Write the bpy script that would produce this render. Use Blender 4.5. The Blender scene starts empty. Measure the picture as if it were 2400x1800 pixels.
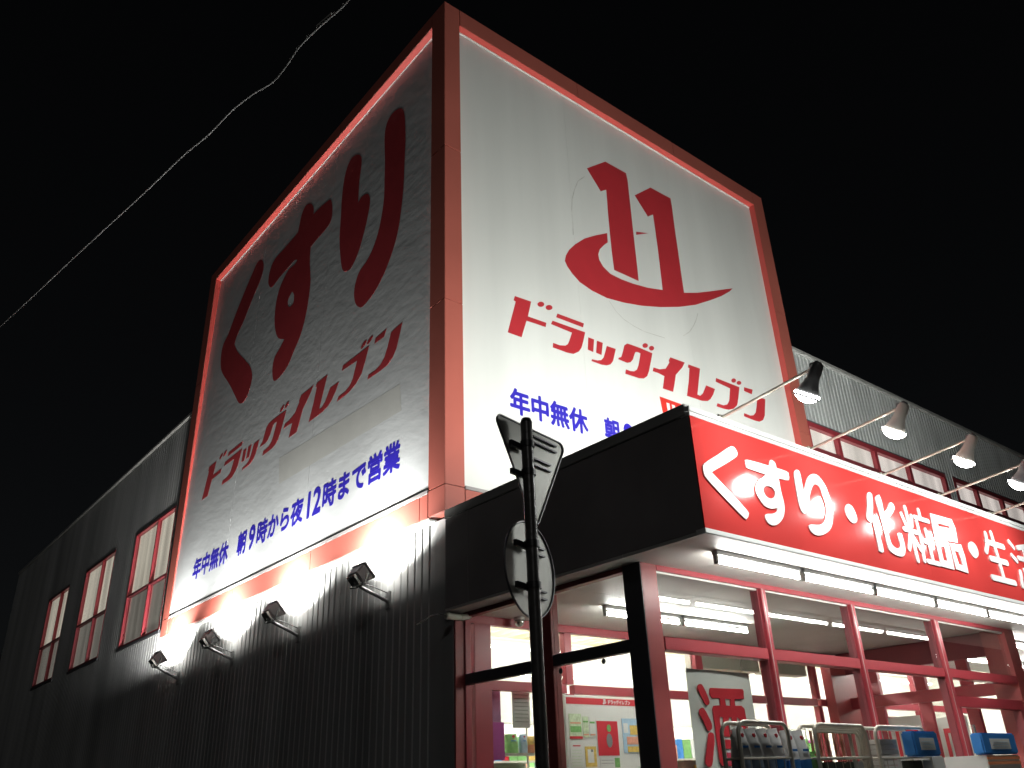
import bpy, bmesh, math, random
from mathutils import Vector, Matrix
random.seed(11)
C = bpy.context.scene.collection
SC = bpy.context.scene

# ------------------------------------------------------------------ camera
cam = bpy.data.cameras.new('camera')
cam.sensor_width = 36.0
cam.lens = 1963.38 / 2400 * 36.0
cam.clip_start = 0.05
cam.clip_end = 1200
camo = bpy.data.objects.new('camera', cam)
C.objects.link(camo)
RC = Matrix(((0.7778422478, -0.6274487177, -0.0356306628),
             (-0.2493237758, -0.3601335787, 0.8989668850),
             (-0.5768873674, -0.6903708511, -0.4365649958))).transposed()
camo.matrix_world = Matrix.Translation((-5.171, -7.444, 1.6)) @ RC.to_4x4()
SC.camera = camo

# ------------------------------------------------------------------ world, added fill light, exposure
SUN_EL, SUN_ROT = math.radians(24), math.radians(215)
w = bpy.data.worlds.new('World')
SC.world = w
w.use_nodes = True
wn = w.node_tree
bg = wn.nodes['Background']
sky = wn.nodes.new('ShaderNodeTexSky')
sky.sky_type = 'NISHITA'
sky.sun_disc = False
sky.sun_elevation = SUN_EL
sky.sun_rotation = SUN_ROT
hs = wn.nodes.new('ShaderNodeHueSaturation'); hs.inputs['Saturation'].default_value = 0.3
wn.links.new(sky.outputs[0], hs.inputs['Color']); wn.links.new(hs.outputs[0], bg.inputs[0])
bg.inputs[1].default_value = 0.0007
sun = bpy.data.lights.new('moonlight', 'SUN')
sun.energy = 0.075  # weak fill added to lift the unlit faces
sun.angle = math.radians(3)
sun.color = (1.0, 0.98, 0.95)
suno = bpy.data.objects.new('moonlight', sun)
C.objects.link(suno)
sd = Vector((math.sin(SUN_ROT) * math.cos(SUN_EL), math.cos(SUN_ROT) * math.cos(SUN_EL), math.sin(SUN_EL)))
suno.rotation_euler = sd.to_track_quat('Z', 'Y').to_euler()
SC.view_settings.view_transform = 'Standard'
SC.view_settings.look = 'None'
SC.view_settings.exposure = 0
SC.view_settings.gamma = 1
SC.view_settings.use_curve_mapping = False
SC.cycles.use_denoising = True
SC.cycles.max_bounces = 8
SC.cycles.diffuse_bounces = 3
SC.cycles.glossy_bounces = 4
SC.cycles.transparent_max_bounces = 16
SC.cycles.sample_clamp_indirect = 6.0
SC.cycles.caustics_reflective = False
SC.cycles.caustics_refractive = False

# ------------------------------------------------------------------ materials
def mat(name, col, rough=0.5, metal=0.0, spec=0.5, var=0.06, vscale=3.0, bump=0.0, bscale=40.0, emit=None, estr=0.0, coat=0.0, stretch=None, dirt=0.0):
    m = bpy.data.materials.new(name)
    m.use_nodes = True
    nt = m.node_tree
    b = nt.nodes['Principled BSDF']
    b.inputs['Roughness'].default_value = rough
    b.inputs['Metallic'].default_value = metal
    b.inputs['Specular IOR Level'].default_value = spec
    b.inputs['Coat Weight'].default_value = coat
    b.inputs['Coat Roughness'].default_value = 0.08
    tc = nt.nodes.new('ShaderNodeTexCoord')
    mp = nt.nodes.new('ShaderNodeMapping')
    nt.links.new(tc.outputs['Object'], mp.inputs[0])
    if stretch: mp.inputs['Scale'].default_value = stretch
    n = nt.nodes.new('ShaderNodeTexNoise')
    n.inputs['Scale'].default_value = vscale
    n.inputs['Detail'].default_value = 5
    nt.links.new(mp.outputs[0], n.inputs['Vector'])
    r = nt.nodes.new('ShaderNodeValToRGB')
    r.color_ramp.elements[0].position = 0.3
    r.color_ramp.elements[1].position = 0.72
    r.color_ramp.elements[0].color = tuple(max(0, c * (1 - var - dirt)) for c in col) + (1,)
    r.color_ramp.elements[1].color = tuple(min(1, c * (1 + var)) for c in col) + (1,)
    nt.links.new(n.outputs['Fac'], r.inputs[0])
    nt.links.new(r.outputs[0], b.inputs['Base Color'])
    if bump:
        n2 = nt.nodes.new('ShaderNodeTexNoise')
        n2.inputs['Scale'].default_value = bscale
        n2.inputs['Detail'].default_value = 3
        nt.links.new(mp.outputs[0], n2.inputs['Vector'])
        bp = nt.nodes.new('ShaderNodeBump')
        bp.inputs['Strength'].default_value = bump
        bp.inputs['Distance'].default_value = 0.02
        nt.links.new(n2.outputs['Fac'], bp.inputs['Height'])
        nt.links.new(bp.outputs[0], b.inputs['Normal'])
    if emit:
        b.inputs['Emission Color'].default_value = tuple(emit) + (1,)
        b.inputs['Emission Strength'].default_value = estr
    return m

M = {}
M['box_red'] = mat('red_brown_aluminium_cladding', (0.46, 0.125, 0.095), 0.42, var=0.06, vscale=0.8, dirt=0.05)
M['liner'] = mat('bright_red_reveal_paint', (0.62, 0.09, 0.075), 0.5, var=0.04)
M['panel'] = mat('white_vinyl_sign_sheet', (0.75, 0.76, 0.735), 0.36, var=0.03, vscale=0.9, bump=0.0, dirt=0.06, stretch=(1.6, 1.6, 0.16))
M['panel_old'] = mat('wrinkled_white_vinyl_sheet', (0.72, 0.75, 0.76), 0.34, var=0.05, vscale=0.7, bump=0.10, bscale=3.5, dirt=0.05, stretch=(1.0, 1.0, 2.2))
M['letter_red'] = mat('crimson_vinyl', (0.50, 0.035, 0.045), 0.35, var=0.05)
M['letter_dkred'] = mat('dark_crimson_vinyl', (0.50, 0.05, 0.06), 0.4, var=0.06)
M['blue'] = mat('ultramarine_vinyl', (0.03, 0.02, 0.42), 0.4, var=0.05)
M['orange_red'] = mat('vermilion_vinyl', (0.68, 0.04, 0.03), 0.35, var=0.04)
M['residue'] = mat('faint_glue_residue', (0.60, 0.60, 0.57), 0.5, var=0.2, vscale=6)
M['patch'] = mat('greyish_patch_vinyl', (0.66, 0.67, 0.64), 0.4, var=0.04)
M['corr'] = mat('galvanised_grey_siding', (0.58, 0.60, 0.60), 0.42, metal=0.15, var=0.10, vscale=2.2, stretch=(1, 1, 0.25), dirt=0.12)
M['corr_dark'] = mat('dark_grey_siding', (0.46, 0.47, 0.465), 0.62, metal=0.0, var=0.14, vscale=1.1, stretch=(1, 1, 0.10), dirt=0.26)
M['trim'] = mat('light_grey_flashing', (0.55, 0.55, 0.53), 0.35, metal=0.3, var=0.08)
M['dark'] = mat('dark_brown_sheet', (0.34, 0.315, 0.315), 0.55, var=0.10, vscale=1.5, dirt=0.05)
M['black'] = mat('black_metal', (0.03, 0.03, 0.033), 0.4, var=0.1)
M['blackrail'] = mat('charcoal_frame_paint', (0.09, 0.09, 0.10), 0.4, var=0.08)  # also the shade tone on the side glazing and column side
M['fascia'] = mat('glossy_vermilion_sign_face', (0.62, 0.055, 0.05), 0.11, spec=0.6, var=0.04, vscale=1.2, bump=0.06, bscale=5, coat=0.0, stretch=(1, 1, 0.15))
M['white'] = mat('white_paint', (0.80, 0.80, 0.78), 0.35, var=0.03)
M['fwhite'] = mat('white_sign_lettering', (0.84, 0.84, 0.83), 0.25, var=0.02)
M['soffit'] = mat('cream_soffit_board', (0.66, 0.65, 0.615), 0.5, var=0.05, vscale=1.5, dirt=0.05)
M['frame_red'] = mat('crimson_window_frame', (0.34, 0.042, 0.055), 0.34, var=0.07, vscale=2)
M['column_red'] = mat('crimson_column_sheet', (0.34, 0.065, 0.065), 0.38, var=0.08, vscale=2)
M['chrome'] = mat('bright_steel', (0.55, 0.55, 0.53), 0.25, metal=0.9, var=0.08)
M['cart'] = mat('cream_coated_steel_tube', (0.66, 0.62, 0.52), 0.3, metal=0.3, var=0.1, vscale=8)
M['alu'] = mat('aluminium_sign_back', (0.44, 0.44, 0.40), 0.5, metal=0.25, var=0.10, vscale=5, bump=0.05, bscale=14)
M['pole'] = mat('dark_painted_pole', (0.11, 0.105, 0.10), 0.28, var=0.2, vscale=18, bump=0.12, bscale=60)
M['lamp_grey'] = mat('grey_lamp_housing', (0.45, 0.45, 0.45), 0.4, metal=0.3, var=0.1)
M['lamp_dark'] = mat('dark_lamp_housing', (0.34, 0.34, 0.34), 0.3, metal=0.5, var=0.1)
M['lamp_beige'] = mat('beige_lamp_housing', (0.80, 0.74, 0.66), 0.4, var=0.08)  # tone raised to stand for light falling on these shades
M['pvc'] = mat('cream_pvc', (0.62, 0.60, 0.52), 0.4, var=0.08)
M['cable'] = mat('grey_cable_sheath', (0.05, 0.05, 0.05), 0.6, var=0.2, vscale=9)
M['tag'] = mat('white_cable_sleeve', (0.85, 0.85, 0.8), 0.4, var=0.1)
M['asphalt'] = mat('asphalt', (0.05, 0.05, 0.052), 0.85, var=0.25, vscale=1.5, bump=0.5, bscale=90)
M['concrete'] = mat('concrete_paving', (0.30, 0.29, 0.27), 0.8, var=0.12, vscale=2, bump=0.3, bscale=50)
M['tube'] = mat('lit_fluorescent_tube', (0.9, 0.9, 0.9), 0.4, emit=(1.0, 0.98, 0.93), estr=62.0)
M['tube_in'] = mat('lit_shop_tube', (0.9, 0.9, 0.9), 0.4, emit=(1.0, 0.98, 0.93), estr=230.0)
M['lens'] = mat('lit_lamp_lens', (0.9, 0.9, 0.9), 0.4, emit=(0.98, 1.0, 0.98), estr=60.0)
M['lens_s'] = mat('lit_flood_lens', (0.9, 0.9, 0.9), 0.4, emit=(1.0, 0.98, 0.92), estr=40.0)
M['paper'] = mat('white_paper', (0.74, 0.74, 0.70), 0.6, var=0.03)
M['paper_g'] = mat('pale_green_print', (0.60, 0.72, 0.48), 0.6, var=0.25, vscale=30)
M['green'] = mat('leaf_green_print', (0.20, 0.45, 0.14), 0.5, var=0.2, vscale=25)
M['yellow'] = mat('ochre_print', (0.72, 0.50, 0.12), 0.5, var=0.2, vscale=20)
M['pink'] = mat('salmon_print', (0.78, 0.36, 0.24), 0.5, var=0.15, vscale=22)
M['sky_b'] = mat('pale_blue_print', (0.42, 0.60, 0.75), 0.5, var=0.15, vscale=12)
M['cobalt'] = mat('cobalt_blue_card', (0.05, 0.24, 0.62), 0.4, var=0.08)
M['red'] = mat('signal_red_print', (0.58, 0.03, 0.045), 0.4, var=0.05)
M['magenta'] = mat('magenta_print', (0.50, 0.08, 0.38), 0.5, var=0.1, vscale=6)
M['mauve'] = mat('mauve_poster', (0.45, 0.20, 0.38), 0.5, var=0.2, vscale=4)
M['greytext'] = mat('grey_print', (0.22, 0.22, 0.22), 0.6, var=0.05)
M['beige'] = mat('beige_shutter_case', (0.55, 0.50, 0.42), 0.5, var=0.04)
M['shop_wall'] = mat('white_shop_wall', (0.84, 0.82, 0.76), 0.7, var=0.03)
M['shop_deck'] = mat('cream_ceiling_deck', (0.74, 0.66, 0.46), 0.6, var=0.05)
M['shop_floor'] = mat('pale_vinyl_floor', (0.55, 0.54, 0.50), 0.3, var=0.05)
M['shelf'] = mat('shelf_cream_metal', (0.60, 0.57, 0.50), 0.4, var=0.05)
M['crate'] = mat('dark_olive_crate', (0.05, 0.055, 0.04), 0.5, var=0.1)
M['darkred'] = mat('dark_red_panel', (0.22, 0.04, 0.05), 0.45, var=0.1)
M['orange'] = mat('orange_stripe_print', (0.75, 0.27, 0.12), 0.5, var=0.1)
M['tape'] = mat('grey_blue_flank', (0.20, 0.26, 0.34), 0.35, var=0.3, vscale=15)

def glass(name, tint=(1, 1, 1), refl=0.5):
    m = bpy.data.materials.new(name); m.use_nodes = True
    nt = m.node_tree; nt.nodes.clear()
    o = nt.nodes.new('ShaderNodeOutputMaterial'); mx = nt.nodes.new('ShaderNodeMixShader')
    t = nt.nodes.new('ShaderNodeBsdfTransparent'); t.inputs[0].default_value = tuple(tint) + (1,)
    g = nt.nodes.new('ShaderNodeBsdfGlossy'); g.inputs['Roughness'].default_value = 0.015
    lw = nt.nodes.new('ShaderNodeLayerWeight'); lw.inputs[0].default_value = 0.5
    pw = nt.nodes.new('ShaderNodeMath'); pw.operation = 'POWER'; pw.inputs[1].default_value = 4.5
    f = nt.nodes.new('ShaderNodeMath'); f.operation = 'MULTIPLY_ADD'; f.inputs[1].default_value = 0.6; f.inputs[2].default_value = 0.040
    nt.links.new(lw.outputs['Facing'], pw.inputs[0]); nt.links.new(pw.outputs[0], f.inputs[0])
    nt.links.new(f.outputs[0], mx.inputs[0]); nt.links.new(t.outputs[0], mx.inputs[1]); nt.links.new(g.outputs[0], mx.inputs[2])
    nt.links.new(mx.outputs[0], o.inputs[0])
    return m
M['glass'] = glass('clear_window_glass', (0.93, 0.95, 0.94), 0.45)

def glow_blind_mat(name, col, strength):  # sheet glows by itself, standing in for the lit room behind
    m = bpy.data.materials.new(name); m.use_nodes = True
    nt = m.node_tree; b = nt.nodes['Principled BSDF']
    tc = nt.nodes.new('ShaderNodeTexCoord')
    mp = nt.nodes.new('ShaderNodeMapping'); mp.inputs['Scale'].default_value = (2.2, 2.2, 0.18)
    n = nt.nodes.new('ShaderNodeTexNoise'); n.inputs['Scale'].default_value = 1.6; n.inputs['Detail'].default_value = 4
    r = nt.nodes.new('ShaderNodeValToRGB')
    r.color_ramp.elements[0].position = 0.32; r.color_ramp.elements[1].position = 0.68
    r.color_ramp.elements[0].color = tuple(c * 0.55 for c in col) + (1,)
    r.color_ramp.elements[1].color = tuple(col) + (1,)
    nt.links.new(tc.outputs['Object'], mp.inputs[0]); nt.links.new(mp.outputs[0], n.inputs['Vector'])
    nt.links.new(n.outputs['Fac'], r.inputs[0]); nt.links.new(r.outputs[0], b.inputs['Emission Color'])
    b.inputs['Emission Strength'].default_value = strength
    b.inputs['Base Color'].default_value = (0.5, 0.45, 0.4, 1); b.inputs['Roughness'].default_value = 0.8
    return m
M['blind'] = glow_blind_mat('lit_beige_blind', (0.68, 0.60, 0.50), 1.2)
M['blind_dim'] = glow_blind_mat('lit_dim_blind', (0.46, 0.41, 0.36), 0.55)
M['blind_front'] = glow_blind_mat('lit_pinkish_frosted_film', (0.66, 0.57, 0.54), 1.5)

# ------------------------------------------------------------------ mesh helpers
class MB:
    def __init__(s): s.v = []; s.f = []
    def add(s, vs, fs):
        o = len(s.v); s.v += [tuple(v) for v in vs]; s.f += [tuple(i + o for i in f) for f in fs]; return s
    def box(s, x0, x1, y0, y1, z0, z1, rz=0, c=None):
        vs = [(x, y, z) for z in (z0, z1) for y in (y0, y1) for x in (x0, x1)]
        if rz:
            c = c or ((x0 + x1) / 2, (y0 + y1) / 2)
            ca, sa = math.cos(rz), math.sin(rz)
            vs = [(c[0] + (x - c[0]) * ca - (y - c[1]) * sa, c[1] + (x - c[0]) * sa + (y - c[1]) * ca, z) for x, y, z in vs]
        return s.add(vs, [(0, 2, 3, 1), (4, 5, 7, 6), (0, 1, 5, 4), (2, 6, 7, 3), (0, 4, 6, 2), (1, 3, 7, 5)])
    def tube(s, pts, r, n=10, caps=True):
        pts = [Vector(p) for p in pts]; rings = []
        rr = r if isinstance(r, (list, tuple)) else [r] * len(pts)
        up = None
        for i, p in enumerate(pts):
            d = (pts[min(i + 1, len(pts) - 1)] - pts[max(i - 1, 0)]).normalized()
            if up is None:
                up = Vector((0, 0, 1)) if abs(d.z) < 0.9 else Vector((1, 0, 0))
            a = d.cross(up).normalized(); b = a.cross(d).normalized(); up = b
            rings.append([p + (a * math.cos(2 * math.pi * k / n) + b * math.sin(2 * math.pi * k / n)) * rr[i] for k in range(n)])
        vs = [v for q in rings for v in q]; fs = []
        for i in range(len(pts) - 1):
            for k in range(n):
                fs.append((i * n + k, i * n + (k + 1) % n, (i + 1) * n + (k + 1) % n, (i + 1) * n + k))
        if caps:
            fs.append(tuple(range(n))[::-1]); fs.append(tuple((len(pts) - 1) * n + k for k in range(n)))
        return s.add(vs, fs)
    def ball(s, c, r, n=12, sz=1.0):
        vs = []; fs = []; m = n // 2
        for i in range(m + 1):
            t = math.pi * i / m
            for k in range(n):
                p = 2 * math.pi * k / n
                vs.append((c[0] + r * math.sin(t) * math.cos(p), c[1] + r * math.sin(t) * math.sin(p), c[2] + r * sz * math.cos(t)))
        for i in range(m):
            for k in range(n): fs.append((i * n + k, (i + 1) * n + k, (i + 1) * n + (k + 1) % n, i * n + (k + 1) % n))
        return s.add(vs, fs)
    def mesh(s, name, bevel=0.0, smooth=False):
        me = bpy.data.meshes.new(name); me.from_pydata(s.v, [], s.f)
        bm = bmesh.new(); bm.from_mesh(me)
        bmesh.ops.remove_doubles(bm, verts=bm.verts, dist=1e-6)
        bmesh.ops.recalc_face_normals(bm, faces=bm.faces)
        if bevel:
            bmesh.ops.bevel(bm, geom=list(bm.edges), offset=bevel, segments=2, affect='EDGES', clamp_overlap=True)
        bm.to_mesh(me); bm.free()
        if smooth:
            for p in me.polygons: p.use_smooth = True
            me.set_sharp_from_angle(angle=math.radians(40))
        return me

def tag(o, label=None, cat=None, group=None, kind=None):
    if label: o['label'] = label
    if cat: o['category'] = cat
    if group: o['group'] = group
    if kind: o['kind'] = kind
    return o
def link(name, me, m, parent=None):
    o = bpy.data.objects.new(name, me); C.objects.link(o)
    if m is not None and not me.materials: me.materials.append(m)
    if parent is not None: o.parent = parent
    return o
def obj(name, mb, m, parent=None, bevel=0.0, smooth=False):
    return link(name, mb.mesh(name, bevel, smooth), m, parent)
def thing(name, label, cat, group=None, loc=(0, 0, 0)):
    o = bpy.data.objects.new(name, None); C.objects.link(o); o.location = loc
    o.empty_display_size = 0.2
    return tag(o, label, cat, group)
def lp(root, name, mb, m, bevel=0.0, smooth=False, parent=None, label=None):
    """part built in world coordinates under a root placed elsewhere"""
    p = parent or root
    off = Vector(root.location)
    mb.v = [(x - off.x, y - off.y, z - off.z) for x, y, z in mb.v]
    o = obj(name, mb, m, p, bevel, smooth)
    if label: o['label'] = label
    return o
def copy_tree(o, parent=None):
    c = o.copy(); C.objects.link(c); c.parent = parent
    for ch in o.children: copy_tree(ch, c)
    return c

def catmull(pts, n=3):
    out = []; N = len(pts)
    for i in range(N):
        p0, p1, p2, p3 = [Vector(pts[(i + k) % N]) for k in (-1, 0, 1, 2)]
        a, b = (p1 - p0), (p2 - p1)
        c = (p3 - p2)
        def ang(u, v): return u.angle(v) if u.length > 1e-6 and v.length > 1e-6 else 0
        s1 = ang(a, b) > 1.2; s2 = ang(b, c) > 1.2
        t1 = Vector((0, 0)) if s1 else (p2 - p0) * 0.5
        t2 = Vector((0, 0)) if s2 else (p3 - p1) * 0.5
        for k in range(n):
            t = k / n
            out.append(tuple((2*t**3-3*t*t+1)*p1 + (t**3-2*t*t+t)*t1 + (-2*t**3+3*t*t)*p2 + (t**3-t*t)*t2))
    return out
def flat(polys, smooth, depth=0.0006):
    """polys: list of [outer, hole...] rings -> verts (u, v, w) with w in 0..depth"""
    out = MB()
    for k, rings in enumerate(polys):
        cu = bpy.data.curves.new('outline', 'CURVE'); cu.dimensions = '2D'; cu.fill_mode = 'BOTH'; cu.extrude = depth / 2 * (1 + .12 * k)
        for ring in rings:
            pts = catmull(ring) if smooth and len(ring) > 5 else ring
            sp = cu.splines.new('POLY'); sp.points.add(len(pts) - 1)
            for i, p in enumerate(pts): sp.points[i].co = (p[0], p[1], 0, 1)
            sp.use_cyclic_u = True
        q = curve_mesh(cu); out.add(q.v, q.f)
    return out
def curve_mesh(cu):
    o = bpy.data.objects.new('outline', cu); C.objects.link(o)
    dg = bpy.context.evaluated_depsgraph_get()
    me = bpy.data.meshes.new_from_object(o.evaluated_get(dg))
    bpy.data.objects.remove(o)
    vs = [tuple(v.co) for v in me.vertices]; fs = [tuple(p.vertices) for p in me.polygons]
    bpy.data.meshes.remove(me)
    b = MB(); b.v = vs; b.f = fs
    return b
def text_mb(s, box, bold=0.0, depth=0.0008, slant=0.0):
    """string drawn with Blender's own font, stretched into box (u0,u1,v0,v1)"""
    cu = bpy.data.curves.new('text', 'FONT'); cu.body = s; cu.extrude = 0.02
    b = curve_mesh(cu)
    if not b.v: return b
    xs = [v[0] for v in b.v]; ys = [v[1] for v in b.v]
    x0, x1, y0, y1 = min(xs), max(xs), min(ys), max(ys)
    u0, u1, v0, v1 = box
    if bold:
        src, fs, n0 = list(b.v), list(b.f), len(b.v); b.v, b.f = [], []
        for k in range(9):
            dx, dy = (0, 0) if k == 8 else (bold * math.cos(k * math.pi / 4), bold * math.sin(k * math.pi / 4))
            b.add([(x + dx, y + dy, z * (1 + .03 * k)) for x, y, z in src], fs)
    zm = 0.02
    b.v = [(u0 + (x - x0) / (x1 - x0) * (u1 - u0) + slant * (y - y0), v0 + (y - y0) / (y1 - y0) * (v1 - v0), z / zm * depth / 2) for x, y, z in b.v]
    return b
def on_front(b, y):     # (u,v,w) -> x=u, z=v on plane y
    b.v = [(u, y + w_, v) for u, v, w_ in b.v]; return b
def lean(v):            # side sheets lean back towards the top, shaped so the lip casts less shadow
    return -0.115 + 0.112 * (v - 4.79) / 7.5
def on_side(b, x):      # (u,v,w) -> y=u, z=v on plane x
    b.v = [(x + w_ + lean(v), u, v) for u, v, w_ in b.v]; return b

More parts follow.
